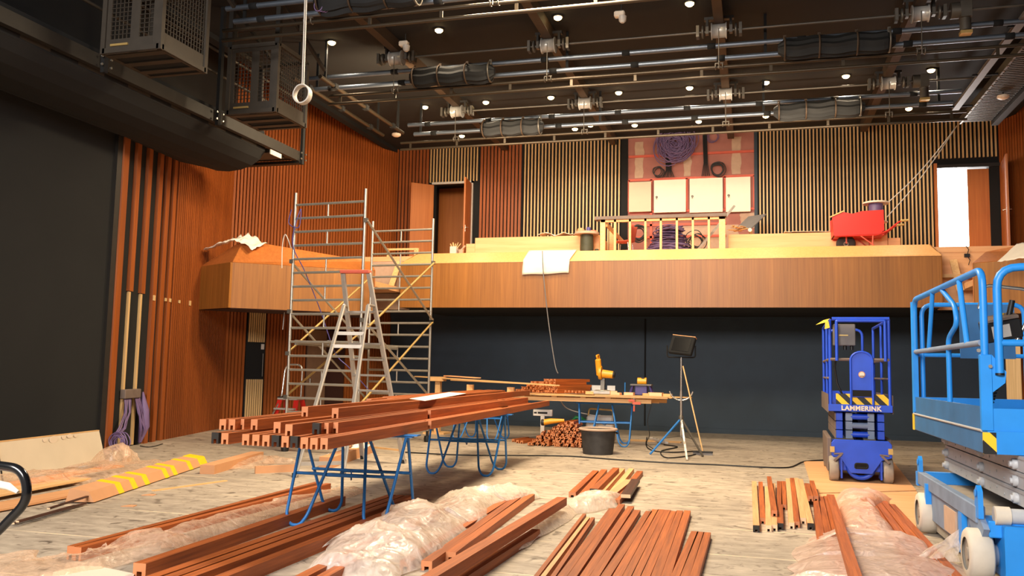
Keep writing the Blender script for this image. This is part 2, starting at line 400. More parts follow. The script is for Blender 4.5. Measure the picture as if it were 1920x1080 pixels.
def rounded(pts, r, n=5):
    """polyline with rounded corners"""
    pts = [Vector(p) for p in pts]; out = [pts[0]]
    for i in range(1, len(pts)-1):
        p, a, b = pts[i], pts[i-1], pts[i+1]
        da = (a-p); db = (b-p); rr = min(r, da.length*0.45, db.length*0.45)
        s0 = p+da.normalized()*rr; s1 = p+db.normalized()*rr
        for k in range(n+1):
            t = k/n; out.append(s0*(1-t)**2+p*2*t*(1-t)+s1*t*t)
    out.append(pts[-1]); return out
def nz(x, y=0.0, z=0.0): return noise.noise(Vector((x, y, z)))
ORD = ['first', 'second', 'third', 'fourth', 'fifth', 'sixth', 'seventh', 'eighth', 'ninth', 'tenth', 'eleventh', 'twelfth', 'thirteenth', 'fourteenth', 'fifteenth', 'sixteenth']
# ================================================================== SETTING
struct(MB().span((-14, -7, -0.2), (11, 23.2, 0)), 'floor', 'floor')
DECK = 4.22          # balcony floor level
AX = -2.1            # hall axis
# ceiling with its dropped edge along the left wall
struct(MB().span((-9.9, -7, 7.72), (5.75, 22.6, 7.9)), 'ceiling', 'ceiling')
struct(MB().span((-13.5, -7, 9.3), (-9.9, 23.2, 9.45)), 'light_block_left', 'ceiling')  # upper slab added to block world light beyond the dropped edge
struct(MB().span((5.75, -7, 9.3), (9.5, 23.2, 9.45)), 'light_block_right', 'ceiling')  # matching slab added on the right to keep world light out
struct(MB().span((-10.05, -7, 7.62), (-9.85, 22.4, 9.3)), 'trim_1', 'black')
struct(MB().span((5.7, -7, 7.62), (5.85, 22.4, 9.3)), 'trim_2', 'black')
# brown painted roof beams along the hall
for k, x in enumerate((-6.6, -3.6, -0.57, 2.6)):
    struct(MB().span((x-0.08, -4, 7.5), (x+0.08, 22.3, 7.72)), 'beam_%d' % (k+1), 'brownbeam')

# ---- plan of the side walls (left; the right is its mirror about the hall axis)
W0 = Vector((-10.0, -6.0)); W1 = Vector((-10.50, 12.20)); W2 = Vector((-11.95, 17.50)); W3 = Vector((-9.85, 22.50))
def mir(p): return Vector((2*AX-p[0],)+tuple(p[1:]))
class Wall:
    def __init__(s, A, B, side=1):
        s.A, s.B = Vector(A[:2]), Vector(B[:2]); s.d = (s.B-s.A).normalized(); s.L = (s.B-s.A).length
        n = Vector((s.d.y, -s.d.x)); s.n = n*side
    def p(s, t, off, z):
        q = s.A+s.d*t+s.n*off; return Vector((q.x, q.y, z))
    def box(s, mb, t0, t1, o0, o1, z0, z1):
        mb.add([s.p(t, o, z) for z in (z0, z1) for o in (o0, o1) for t in (t0, t1)],
               [(0, 2, 3, 1), (4, 5, 7, 6), (0, 1, 5, 4), (2, 6, 7, 3), (0, 4, 6, 2), (1, 3, 7, 5)])
        return mb
    def slats(s, mb, t0, t1, pitch, wd, dep, z0, z1, o0=0.0):
        n = max(1, int(round((t1-t0)/pitch)))
        for i in range(n):
            t = t0+(i+0.5)*(t1-t0)/n; s.box(mb, t-wd/2, t+wd/2, o0, o0+dep, z0, z1)
        return mb
LA = Wall(W0, W1); LB = Wall(W1, W2); LC = Wall(W2, W3)
RA = Wall(mir(W0), mir(W1), -1); RB = Wall(mir(W1), mir(W2), -1); RC = Wall(mir(W2), mir(W3), -1)
struct(LA.box(MB(), 0, LA.L+0.02, -0.25, 0, 0, 9.3), 'wall_left', 'curtain')
struct(LB.box(MB(), -0.05, LB.L+0.05, -0.25, 0, 0, 9.3), 'wall_left_strips', 'curtain')
struct(LC.box(MB(), -0.05, LC.L+0.05, -0.25, 0, 0, 9.3), 'wall_left_far', 'darkwood_back')
struct(LA.box(MB(), LA.L-0.22, LA.L-0.10, 0, 0.06, 0, 5.6), 'trim_3', 'darksteel')
mb = MB()
for a, b, z0, z1 in [(-0.10, 0.10, 0, 6), (0.41, 0.56, 2.73, 6), (0.88, 1.04, 2.73, 6), (1.37, 1.53, 0, 6), (1.71, 1.88, 0, 6), (2.05, 2.20, 0, 6)]:
    LB.box(mb, a, b, 0, 0.06, z0, z1)
LB.slats(mb, 2.27, LB.L, 0.098, 0.068, 0.06, 0, 6.6)
struct(mb, 'wall_left_slats', 'slat')
for k, t in enumerate((0.475, 0.945)):
    struct(LB.box(MB(), t-0.035, t+0.035, 0, 0.04, 0.02, 2.72), 'trim_%d' % (4+k), 'slat_light')
mb = MB()
for t, h in ((1.42, 0.10), (1.95, 0.06), (2.16, 0.07), (2.62, 0.06), (3.18, 0.10)): LB.box(mb, t-0.04, t+0.04, 0.061, 0.075, 2.66-h*0.5+0.02*t, 2.66+h*0.5+0.02*t)
struct(mb, 'trim_6', 'slat_light')
# corner batten, pale with a dark joint
struct(LC.box(MB(), -0.26, -0.20, 0.06, 0.12, 3.9, 6.6), 'trim_7', 'slat_light')
struct(LC.box(MB(), -0.12, -0.07, 0.06, 0.11, 3.9, 6.6), 'trim_8', 'slat_light')
# far left wall: slats above the side balcony, slats and doors below
DT0, DT1 = 0.60, 1.13       # service hatch door in that wall
PT0, PT1 = 2.42, 3.62       # brown door pair further on
mb = MB(); LC.slats(mb, 0.02, LC.L-0.05, 0.092, 0.062, 0.05, 3.4, 9.2)
struct(mb, 'wall_left_far_slats_upper', 'slat')
mb = MB()
LC.slats(mb, 0.02, 0.58, 0.093, 0.065, 0.05, 0, 3.4)
LC.slats(mb, 1.15, 2.36, 0.093, 0.065, 0.05, 0, 3.4)
LC.slats(mb, 3.66, 5.35, 0.093, 0.065, 0.05, 0, 3.4)
LC.slats(mb, 2.36, 3.66, 0.093, 0.065, 0.05, 2.45, 3.4)
struct(mb, 'wall_left_far_slats_lower', 'slat')
# hatch door: pale slats, black panel in the middle
d = thing('door_1', 'narrow black and pale slatted door in the left wall', 'door', LC.p((DT0+DT1)/2, 0.03, 0)); d['kind'] = 'structure'
LC.box(MB(), DT0, DT1, 0.0, 0.045, 0, 2.95).build('door_leaf', 'black', d)
LC.slats(MB(), DT0+0.02, DT1-0.03, 0.062, 0.03, 0.03, 2.02, 2.92, 0.045).build('slats', 'slat_light', d)
LC.slats(MB(), DT0+0.02, DT1-0.03, 0.062, 0.03, 0.03, 0.05, 1.13, 0.045).build('slats', 'slat_light', d)
LC.box(MB(), DT1-0.12, DT1-0.04, 0.045, 0.06, 1.85, 1.98).build('lock_plate', 'palecable', d)
MB().tube([LC.p(DT1-0.08, 0.09, 1.2), LC.p(DT1-0.08, 0.09, 1.75)], 0.014).build('handle', 'steel', d)
d = thing('door_2', 'plain brown double door behind the scaffold tower', 'door', LC.p((PT0+PT1)/2, 0.03, 0)); d['kind'] = 'structure'
pm = plain('brown_protective_board', (134, 98, 70), 0.7)
LC.box(MB(), PT0, (PT0+PT1)/2-0.01, 0, 0.05, 0, 2.4).build('door_leaf', pm, d)
LC.box(MB(), (PT0+PT1)/2+0.01, PT1, 0, 0.05, 0, 2.4).build('door_leaf', 'darkwood_back', d)
MB().tube([LC.p(PT0+0.08, 0.08, 1.0), LC.p(PT0+0.08, 0.08, 1.15)], 0.02).build('handle', 'alu', d)
# right wall
struct(RA.box(MB(), 0, RA.L, -0.25, 0, 0, 9.3), 'wall_right', 'curtain')
struct(RB.box(MB(), 0, RB.L, -0.25, 0, 0, 9.3), 'wall_right_strips', 'curtain')
struct(RC.box(MB(), 0, RC.L, -0.25, 0, 0, 9.3), 'wall_right_far', 'darkwood_back')
mb = MB(); RC.slats(mb, 0.02, RC.L-0.02, 0.092, 0.062, 0.05, 0, 9.2)
struct(mb, 'wall_right_far_slats', 'slat')
mb = MB(); RB.slats(mb, 0.02, RB.L-0.02, 0.098, 0.068, 0.05, 0, 6.6)
struct(mb, 'wall_right_slats', 'slat')

# ---- back wall: black below the balcony, slatted above
struct(MB().span((-9.85, 22.3, 0), (6.2, 22.75, 3.4)), 'wall_back', 'blackwall')
struct(MB().span((-2.75, 22.27, 0), (-2.71, 22.3, 3.2)), 'trim_9', 'black')
struct(MB().span((-9.85, 22.26, 0.0), (6.0, 22.3, 0.12)), 'baseboard_back', 'blackwall')
struct(MB().span((-9.85, 22.24, 2.86), (6.0, 22.3, 3.02)), 'trim_10', 'blackwall')
XD = (-8.74, -7.62, 4.26, 5.62)     # door openings
ZD0, ZD1 = DECK, 6.66
BY = 22.5
mb = MB()
for x0, x1, z0, z1 in [(-9.85, XD[0], 3.4, 9.3), (XD[0], XD[1], ZD1, 9.3), (XD[1], -3.24, 3.4, 9.3), (-3.24, 0.05, 7.72, 9.3), (0.05, XD[2], 3.4, 9.3), (XD[2], XD[3], ZD1-0.06, 9.3), (XD[3], 6.0, 3.4, 9.3)]:
    mb.span((x0, BY, z0), (x1, BY+0.2, z1))
struct(mb, 'wall_back_upper', 'black')
def bslats(mb, x0, x1, pitch, wd, dep, z0, z1):
    n = max(1, int(round((x1-x0)/pitch)))
    for i in range(n):
        x = x0+(i+0.5)*(x1-x0)/n; mb.span((x-wd/2, BY-dep, z0), (x+wd/2, BY, z1))
    return mb
mb = MB(); bslats(mb, -9.83, XD[0]-0.16, 0.1, 0.066, 0.05, DECK, 7.72); bslats(mb, XD[1]+0.24, -6.16, 0.1, 0.066, 0.05, DECK, 7.72)
bslats(mb, XD[3]+0.25, 5.98, 0.1, 0.066, 0.05, DECK, 7.72)
struct(mb, 'wall_back_brown_slats', 'slat')
mb = MB(); bslats(mb, XD[0]-0.16, XD[1]+0.2, 0.092, 0.03, 0.05, ZD1+0.06, 7.72)
bslats(mb, -6.12, -3.42, 0.098, 0.034, 0.05, DECK, 7.7)
bslats(mb, 0.10, XD[2]-0.08, 0.086, 0.034, 0.05, DECK, 7.7)
bslats(mb, XD[2]-0.08, XD[3]+0.25, 0.088, 0.034, 0.05, ZD1+0.12, 7.7)
struct(mb, 'wall_back_pale_slats', 'slat_light')
struct(MB().span((-3.40, BY-0.06, DECK), (-3.24, BY, 7.72)), 'trim_11', 'black')
# pink plasterboard field between the slats
struct(MB().span((-3.24, BY+0.02, DECK), (0.05, BY+0.2, 7.72)), 'wall_back_plasterboard', 'gypsum')
mb = MB()
for x0, x1, z0, z1 in [(-3.05, -2.82, 6.62, 7.6), (-1.78, -1.58, 6.62, 7.5), (-0.55, -0.33, 6.62, 7.6), (-2.2, -0.4, 4.7, 5.3), (-0.35, 0.03, 5.2, 5.6)]:
    n = 7
    L = [Vector((x0+random.uniform(-.02, .02), BY+0.012, z0+(z1-z0)*i/n)) for i in range(n+1)]
    R = [Vector((x1+random.uniform(-.03, .03), BY+0.012, z0+(z1-z0)*i/n)) for i in range(n+1)]
    P = L+R[::-1]; mb.prism(P, (0, 0.01, 0))
struct(mb, 'wall_back_joint_compound', 'compound')
mb = MB()
for z in (6.56, 5.70, 7.20, 5.34, 5.02): mb.span((-3.22, BY-0.02, z-0.03), (0.02 if z > 5.5 else -0.7, BY+0.02, z+0.03))
for x in (-3.21, -2.62, -1.70, -0.73, 0.0): mb.span((x-0.028, BY-0.02, 5.72), (x+0.028, BY+0.02, 6.56))
for x in (-2.62,): mb.span((x-0.03, BY-0.02, DECK), (x+0.03, BY+0.02, 5.7))
struct(mb, 'trim_12', 'redframe')
struct(MB().span((-0.0, BY-0.03, DECK), (0.08, BY+0.02, 7.72)), 'trim_13', 'blackwall')

# doors on the balcony level
def leaf(name, label, hinge, tip, z0, z1, mat, hz=None, flip=1):
    a = Vector((hinge[0], hinge[1], 0)); b = Vector((tip[0], tip[1], 0))
    d = thing(name, label, 'door', (hinge[0], hinge[1], z0)); d['kind'] = 'structure'
    MB().bar(a+Vector((0, 0, (z0+z1)/2)), b+Vector((0, 0, (z0+z1)/2)), 0.045, z1-z0).build('door_leaf', mat, d, bevel=0.004)
    if hz:
        t = (b-a).normalized(); n = Vector((t.y, -t.x, 0)); q = b-t*0.07
        h = MB()
        for s in (1, -1):
            h.tube([q+n*0.03*s+Vector((0, 0, hz)), q+n*0.075*s+Vector((0, 0, hz)), q+n*0.08*s-t*0.12+Vector((0, 0, hz))], 0.011)
            h.bar(q+n*0.026*s+Vector((0, 0, hz-0.12)), q+n*0.026*s+Vector((0, 0, hz+0.06)), 0.035, 0.006, up=n)
        h.build('door_handle', 'chrome', d)
    return d
leaf('door_3', 'open brown door leaf left of the balcony doorway', (XD[0], BY-0.05), (-9.24, 21.98), DECK+0.01, ZD1-0.02, 'doorwood')
leaf('door_4', 'brown door leaf swung out and seen on its edge', (XD[1], BY-0.05), (-7.52, 21.62), DECK+0.01, ZD1-0.02, 'doorwood', 5.28)
struct(MB().span((XD[0]-0.05, BY-0.07, ZD1), (XD[1]+0.05, BY, ZD1+0.06)), 'trim_14', 'palecable')
struct(MB().span((XD[1], BY-0.07, DECK), (XD[1]+0.05, BY, ZD1+0.06)), 'trim_15', 'palecable')
# lobby behind the left doorway
mb = MB(); mb.span((-9.3, 24.1, 3.6), (-7.0, 24.2, 7)); struct(mb, 'wall_lobby_back', 'doorwood')
mb = MB(); mb.span((-9.3, 22.7, 3.6), (-9.2, 24.2, 7)).span((-7.1, 22.7, 3.6), (-7.0, 24.2, 7)); mb.span((-9.3, 22.7, 6.9), (-7.0, 24.2, 7)); struct(mb, 'wall_lobby_sides', 'curtain')
struct(MB().span((-9.3, 22.5, DECK-0.3), (-7.0, 24.2, DECK)), 'floor_lobby', 'floor')
# right doorway: one leaf shut, one swung out, daylight behind the gap
struct(MB().span((XD[2]-0.07, BY-0.08, DECK), (XD[2], BY+0.2, ZD1)), 'trim_16', 'doorwood')
struct(MB().span((XD[2], BY-0.08, ZD1-0.12), (XD[3], BY+0.2, ZD1-0.04)), 'trim_17', 'darksteel')
struct(MB().span((XD[3]-0.22, BY-0.02, DECK), (XD[3], BY+0.2, ZD1-0.06)), 'trim_18', 'curtain')
leaf('door_5', 'closed brown door leaf beside the bright gap', (XD[3]-0.22, BY+0.02), (4.93, BY+0.02), DECK+0.01, ZD1-0.16, 'doorwood')
leaf('door_6', 'orange brown door leaf swung out at the right wall', (XD[3]+0.03, BY-0.06), (5.48, 21.30), DECK+0.01, ZD1-0.10, 'doorwood', 5.30)
struct(MB().span((3.6, 24.4, 3.9), (6.4, 24.5, 7.2)), 'daylight_panel_1', 'daylight')  # glowing panel added to stand for the daylight beyond the doorway
struct(MB().span((3.9, 22.7, DECK-0.3), (6.2, 24.4, DECK)), 'floor_corridor', 'floor')
l = area('corridor_daylight', (4.6, 23.6, 5.6), (4.6, 20.0, 4.9), 0.7, 1.8, 130, (1.0, 0.98, 0.95))

# ================================================================== BALCONY
xl, xr = PY(753, 489, 19.0).x, PY(1765, 482, 19.0).x
b = thing('balcony', 'long brown veneered balcony front with a pale sloping cap across the back of the hall', 'balcony', ((xl+xr)/2, 19.0, 2.92))
ZB0, ZB1, ZC = 2.91, 3.98, 4.27
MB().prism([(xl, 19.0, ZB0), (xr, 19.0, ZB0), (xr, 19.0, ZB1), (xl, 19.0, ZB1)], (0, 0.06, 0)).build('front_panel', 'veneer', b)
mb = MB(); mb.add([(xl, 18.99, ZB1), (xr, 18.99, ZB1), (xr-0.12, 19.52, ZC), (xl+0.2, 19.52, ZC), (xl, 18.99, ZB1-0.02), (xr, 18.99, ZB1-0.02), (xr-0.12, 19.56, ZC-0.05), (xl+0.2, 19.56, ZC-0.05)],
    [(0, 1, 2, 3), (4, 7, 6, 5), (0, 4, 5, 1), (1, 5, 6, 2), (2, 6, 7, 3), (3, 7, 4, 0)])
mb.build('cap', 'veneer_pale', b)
MB().span((xl+0.01, 19.06, ZB0), (xr-0.01, 22.22, ZB0+0.06)).build('soffit', 'black', b)
mb = MB(); mb.add([(xr, 19.0, ZB0), (xr, 19.0, ZB1), (xr-0.12, 19.5, ZC), (xr-0.12, 19.9, ZC), (xr-0.12, 19.9, ZB0)], [(0, 1, 2, 3, 4)])
mb.build('end_panel', 'veneer', b, solid=0.02); mb = MB(); mb.add([(xl, 19.0, ZB0), (xl, 19.0, ZB1), (xl+0.2, 19.5, ZC), (xl+0.2, 19.9, ZC), (xl+0.2, 19.9, ZB0)], [(0, 1, 2, 3, 4)])
mb.build('end_panel', 'veneer', b, solid=0.02)
struct(MB().span((-9.8, 19.56, DECK-0.12), (5.9, 22.48, DECK)), 'floor_balcony', 'ply')
struct(MB().span((-12.4, 17.9, 3.30), (-8.3, 19.56, 3.42)), 'floor_left_gallery', 'ply')
struct(MB().span((4.1, 17.9, 3.30), (8.2, 19.56, 3.42)), 'floor_right_gallery', 'ply')
# raw boarding of the aisles beside the main front
struct(MB().span((-9.75, 19.57, 2.9), (xl-0.02, 19.63, 4.1)), 'wall_left_aisle', 'compound')
struct(MB().span((xr+0.02, 19.57, 2.9), (5.9, 19.63, 4.1)), 'wall_right_aisle', 'ply')
struct(MB().span((-9.75, 19.4, 3.3), (xl-0.02, 19.57, 3.42)), 'trim_19', 'pine_x')
struct(MB().span((xr+0.02, 19.3, 3.55), (5.4, 19.57, 3.62)), 'trim_20', 'pine_x')

def wing(label, A, B, sgn):
    """side balcony: A = corner near the stage, B = end beside the aisle"""
    A = Vector(A); B = Vector(B); d = (B-A).normalized(); n = Vector((d.y, -d.x))*sgn   # towards hall
    t = thing('side_balcony', label, 'balcony', ((A.x+B.x)/2, (A.y+B.y)/2, 2.64))
    z0, z1, z2 = 2.64, 3.58, 3.84
    def P(q, off, z): return Vector((q.x-n.x*off, q.y-n.y*off, z))
    W = Vector((A.x+sgn*-1.12, A.y+0.46))      # return towards the side wall
    mb = MB(); mb.prism([P(A, 0, z0), P(B, 0, z0), P(B, 0, z1), P(A, 0, z1)], (-n.x*0.05, -n.y*0.05, 0)); mb.build('front_panel', 'veneer', t)
    e = (W-A).normalized(); m2 = Vector((e.y, -e.x))*-sgn
    mb = MB(); mb.prism([(A.x, A.y, z0), (W.x, W.y, z0-0.01), (W.x, W.y, z1-0.03), (A.x, A.y, z1)], (-m2.x*-0.05, -m2.y*-0.05, 0)); mb.build('return_panel', 'veneer', t)
    # sloped cap over front and return, mitred at the corner
    Ai = A-n*0.50+(d*0.22); Bi = B-n*0.55; Wi = W+d*0.42+Vector((0, 0.38))
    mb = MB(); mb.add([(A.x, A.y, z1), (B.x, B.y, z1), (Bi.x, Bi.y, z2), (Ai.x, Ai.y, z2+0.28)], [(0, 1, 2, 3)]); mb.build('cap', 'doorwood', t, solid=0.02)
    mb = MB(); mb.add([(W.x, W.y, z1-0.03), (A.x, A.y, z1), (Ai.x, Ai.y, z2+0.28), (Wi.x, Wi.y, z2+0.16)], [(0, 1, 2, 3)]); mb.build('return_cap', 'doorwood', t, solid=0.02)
    mb = MB(); mb.add([(B.x, B.y, z0), (B.x, B.y, z1), (Bi.x, Bi.y, z2), P(B, 0.8, z2), P(B, 0.8, z0)], [(0, 1, 2, 3, 4)]); mb.build('end_panel', 'doorwood', t, solid=0.03)
    mb = MB(); mb.add([P(A, 0.02, z0), P(B, 0.02, z0), P(B, 1.6, z0), (W.x, W.y, z0)], [(0, 1, 2, 3)]); mb.build('soffit', 'darkwood_back', t, solid=0.03)
    mb = MB(); mb.add([(Ai.x, Ai.y, z2-0.03), (Bi.x, Bi.y, z2-0.03), P(B, 1.7, z2-0.03), P(A, 1.6, z2-0.03)], [(0, 1, 2, 3)]); mb.build('deck', 'ply', t, solid=0.03)
    return t
WA = Vector((-10.40, 15.42)); WB = Vector((-8.02, 17.20))
wing('orange brown side balcony at the left wall with a white cloth on its corner', WA, WB, 1)
wing('brown side balcony at the right wall behind the light blue lift', mir(WA), mir(WB), -1)
# ================================================================== CEILING RIG
ZCEIL = 7.72
rows_dl = {
 'front row': [(622, 80), (823, 57), (1046, 33), (1293, 7)],
 'middle row': [(797, 201), (911, 192), (1033, 183), (1160, 174), (1293, 165), (1436, 155), (1586, 143), (1746, 132)],
 'back row': [(866, 255), (1078, 242), (1107, 235), (1190, 235), (1310, 228), (1436, 218), (1704, 204)]}
dl0 = None
for rn, pts in rows_dl.items():
    for i, (px, py) in enumerate(pts):
        p = PZ(px, py, ZCEIL-0.03); p.z = ZCEIL
        if dl0 is None:
            t = dl0 = thing('downlight', '', 'ceiling light', (0, 0, 0), 0, 'glowing downlights in the ceiling')
            MB().lathe([(0.095, 0), (0.10, -0.02), (0.075, -0.025), (0.07, -0.02)], (0, 0, 0)).build('rim', 'darksteel', t, world=False)
            MB().lathe([(0.074, -0.015), (0.07, -0.045), (0.045, -0.068), (0.004, -0.075)], (0, 0, 0)).build('lamp', 'lamp', t, world=False)
        else: t = copy_tree(dl0)
        t.location = p
        t['label'] = 'small warm glowing ceiling downlight, %s from the left in the %s' % (ORD[i], rn)
        t['category'] = 'ceiling light'
        l = bpy.data.lights.new('downlight_beam', 'SPOT'); l.energy = 75; l.color = (1.0, 0.80, 0.56); l.spot_size = math.radians(125); l.spot_blend = 0.6; l.shadow_soft_size = 0.09
        o = bpy.data.objects.new('downlight_beam', l); COL.objects.link(o); o.location = p-Vector((0, 0, 0.1))

ROWY = (11.45, 14.8, 18.3)
WX = (-6.6, -3.6, -0.57, 2.62)
RN = ('nearest', 'middle', 'rear')
drum0 = None
for r, Y in enumerate(ROWY):
    x0 = (PY(417, 70, Y).x, PY(616, 193, Y).x, PY(751, 277, Y).x)[r]
    x1 = (4.0, 5.3, PY(1813, 220, Y).x)[r]
    # drive shaft
    s = MB().tube([(-6.9, Y, 7.4), (5.1, Y, 7.4)], 0.022).build('drive_shaft', 'steel', base=(-0.9, Y, 7.4))
    tag(s, 'thin grey drive shaft through the winch drums of the %s rig line' % RN[r], 'shaft', 'drive shafts of the rig lines')
    # winch drums with their lift cables
    for i, X in enumerate(WX):
        if drum0 is None:
            t = drum0 = thing('winch_drum', '', 'winch', (0, 0, 0), 0, 'silver winch drums')
            MB().lathe([(0.145, -0.13), (0.145, -0.115), (0.12, -0.11), (0.12, 0.11), (0.145, 0.115), (0.145, 0.13)], (0, 0, 0), 'x', 24).build('drum', 'winch', t, world=False)
            for s_ in (-1, 1):
                mb = MB(); mb.lathe([(0.05, 0), (0.11, 0.01), (0.11, 0.04), (0.06, 0.05)], (s_*0.28-0.02, 0, 0), 'x', 14)
                mb.box((s_*0.20, 0, 0.02), (0.05, 0.10, 0.14)); mb.box((s_*0.36, 0, 0.0), (0.05, 0.16, 0.2)); mb.build('bearing', 'steel', t, world=False)
            MB().box((0, 0, 0.22), (0.5, 0.10, 0.05)).box((-0.2, 0, 0.16), (0.04, 0.12, 0.16)).box((0.2, 0, 0.16), (0.04, 0.12, 0.16)).build('bracket', 'darksteel', t, world=False)
            MB().tube([(0.0, -0.12, 0), (0.0, -0.10, -0.70)], 0.008, 6).build('lift_cable', 'steel', t, world=False)
        else: t = copy_tree(drum0)
        t.location = (X, Y, 7.4)
        t['label'] = 'silver winch drum with hanging lift cable, %s from the left on the %s rig line' % (ORD[i], RN[r])
        t['group'] = 'silver winch drums'
        if i == 3:
            mb = MB(); mb.tube([(0.45, 0, 0.0), (0.62, 0, 0.0)], 0.13, 16); mb.box((0.66, -0.02, -0.02), (0.16, 0.22, 0.26)); mb.tube([(0.66, 0, -0.1), (0.66, -0.02, -0.36)], 0.085, 14)
            mb.build('gear_motor', 'steel', t, world=False)
            MB().box((0.66, -0.02, -0.39), (0.17, 0.15, 0.05)).build('motor_cap', 'brace', t, world=False)
    # pair of bright pipes in black clips
    sx0 = (PY(411, 47, Y).x, PY(559, 150, Y).x, PY(760, 230, Y).x)[r]; sx1 = (4.4, 5.2, PY(1806, 158, Y).x)[r]
    t = thing('power_rail', 'pair of bright silver pipes in black clips on the %s rig line' % RN[r], 'pipe', ((sx0+sx1)/2, Y, 7.0), 0, 'pairs of silver ceiling pipes')
    for z, dx in ((7.20, 0.0), (6.97, 0.16)):
        p = MB().tube([(sx0+dx, Y+0.17, z), (sx1-dx, Y+0.17, z)], 0.045, 12).build('pipe', 'silver', t)
        x = sx0+0.5+dx
        while x < sx1-0.2:
            MB().lathe([(0.05, -0.07), (0.055, -0.07), (0.055, 0.07), (0.05, 0.07)], (x, Y+0.17, z), 'x', 10).build('clip', 'black', t)
            x += 1.5
    for x in (sx0+0.3, -3.3, 0.2, sx1-0.4):
        MB().box((x, Y+0.23, 7.35), (0.05, 0.03, 0.74)).build('hanger', 'black', t)
    # twin-pipe batten
    t = thing('batten', 'twin black pipe batten with short spacers on the %s rig line' % RN[r], 'batten', ((x0+x1)/2, Y, 6.6), 0, 'twin pipe battens')
    zb = (6.76, 6.75, 6.73)[r]
    MB().tube([(x0, Y, zb), (x1, Y, zb)], 0.028, 10).build('upper_pipe', 'pipe_warm', t)
    MB().tube([(x0, Y, zb-0.16), (x1, Y, zb-0.16)], 0.028, 10).build('lower_pipe', 'pipe_warm', t)
    x = x0+0.25
    while x < x1:
        MB().box((x, Y, zb-0.08), (0.05, 0.02, 0.16)).build('spacer', 'pipe_warm', t); x += 1.15
    for X in WX:
        mb = MB()
        for s_ in (-0.06, 0.06): mb.tube(arc((X+s_, Y, zb+0.02), 0.05, -PI*0.2, PI*1.2, 8, (0, 1, 0), (0, 0, -1)), 0.012, 6)
        mb.tube([(X-0.07, Y, zb+0.07), (X+0.07, Y, zb+0.07)], 0.014, 6); mb.tube([(X, Y, zb+0.07), (X, Y-0.11, zb+0.07)], 0.012, 6)
        mb.build('hook', 'steel', t)

# long low pipes pointing down the hall on the left
for k, (a, bb, z) in enumerate([((607, 182), (725, 253), 6.95), ((654, 180), (761, 249), 6.95)]):
    p, q = PZ(*a, z), PZ(*bb, z); q.x = p.x
    t = thing('side_rail', 'grey clipped pipe running towards the back wall, %s one by the left wall' % ('outer' if k == 0 else 'inner'), 'pipe', (p+q)/2, 0, 'pipes along the left ceiling edge')
    MB().tube([p-Vector((0, 1.2, 0)), q], 0.04, 10).build('pipe', 'pipe_warm', t)
    y = p.y-0.6
    while y < q.y:
        MB().box((p.x, y, z), (0.1, 0.12, 0.1)).build('clip', 'black', t); y += 1.4
    for y in (p.y-1, q.y-0.3): MB().box((p.x, y, (z+7.72)/2), (0.04, 0.04, 7.72-z)).build('hanger', 'black', t)

# black drapes furled along the rig lines
def drape(pxa, pxb, py, Y, z, label):
    a, b = PY(pxa, py, Y).x, PY(pxb, py, Y).x
    t = thing('furled_drape', label, 'drape', ((a+b)/2, Y-0.1, z), 0, 'furled black drapes')
    nx, nc = 30, 20; secs = []
    for i in range(nx+1):
        x = a+(b-a)*i/nx; sec = []
        for k in range(nc):
            th = 2*PI*k/nc
            r = 0.15*(1+0.28*nz(x*0.7+Y, k*0.9, 3.1)+0.10*math.sin(k*2.6))
            end = min(1, 0.45+min(i, nx-i)*0.25)
            sec.append(Vector((x, Y-0.16+r*0.85*math.cos(th)*end, z+r*1.15*math.sin(th)*end-0.03*math.sin(PI*i/nx*3)**2)))
        secs.append(sec)
    MB().loft(secs).build('cloth', 'blackcloth', t)
    for f in (0.06, 0.36, 0.68, 0.95):
        x = a+(b-a)*f
        MB().tube(arc((x, Y-0.16, z), 0.185, 0, 2*PI, 16, (0, 1, 0), (0, 0, 1)), 0.016, 6).box((x, Y-0.16, z+0.18), (0.05, 0.03, 0.1)).build('strap', 'brownbeam' if f < 0.9 else 'steel', t)
drape(775, 932, 148, 14.8, 6.93, 'black drape furled on the middle rig line, left of centre')
drape(1458, 1676, 85, 14.8, 6.93, 'black drape furled on the middle rig line, at the right')
drape(905, 1022, 240, 18.3, 6.90, 'small black drape furled on the rear rig line, above the pale slats')
drape(1450, 1620, 203, 18.3, 6.90, 'black drape furled on the rear rig line, at the right')
drape(600, 800, 10, 11.45, 6.98, 'black drape furled on the nearest rig line at the top edge')

# sensors
def sensor(px, py, z, label, kind):
    p = PZ(px, py, z)
    t = thing('ceiling_sensor', label, 'sensor', p, 0)
    if kind == 'dome':
        MB().lathe([(0.11, 0.04), (0.11, 0.0), (0.06, -0.03), (0.01, -0.035)], p).build('cover', 'white', t)
        MB().tube([p+Vector((0, 0, 0.04)), (p.x, p.y, 7.72)], 0.012, 6).build('stem', 'darksteel', t)
    else:
        MB().box(p+Vector((-0.03, 0, 0.03)), (0.18, 0.12, 0.10)).build('body', 'white', t, bevel=0.02)
        MB().lathe([(0.07, 0.0), (0.06, -0.08), (0.03, -0.11)], p+Vector((0.02, 0, -0.01))).build('detector_head', 'palecable', t)
        MB().tube([p+Vector((0, 0, 0.06)), (p.x, p.y, 7.72)], 0.012, 6).build('stem', 'darksteel', t)
sensor(1165, 30, 7.45, 'small white motion sensor hanging alone under the dark ceiling', 'box')
sensor(760, 85, 7.5, 'small white sensor above the leftmost winch drum of the middle line', 'box')
sensor(743, 254, 7.1, 'white round smoke detector at the left ceiling corner', 'dome')
sensor(1881, 183, 7.08, 'white round smoke detector under the right hand walkway', 'dome')

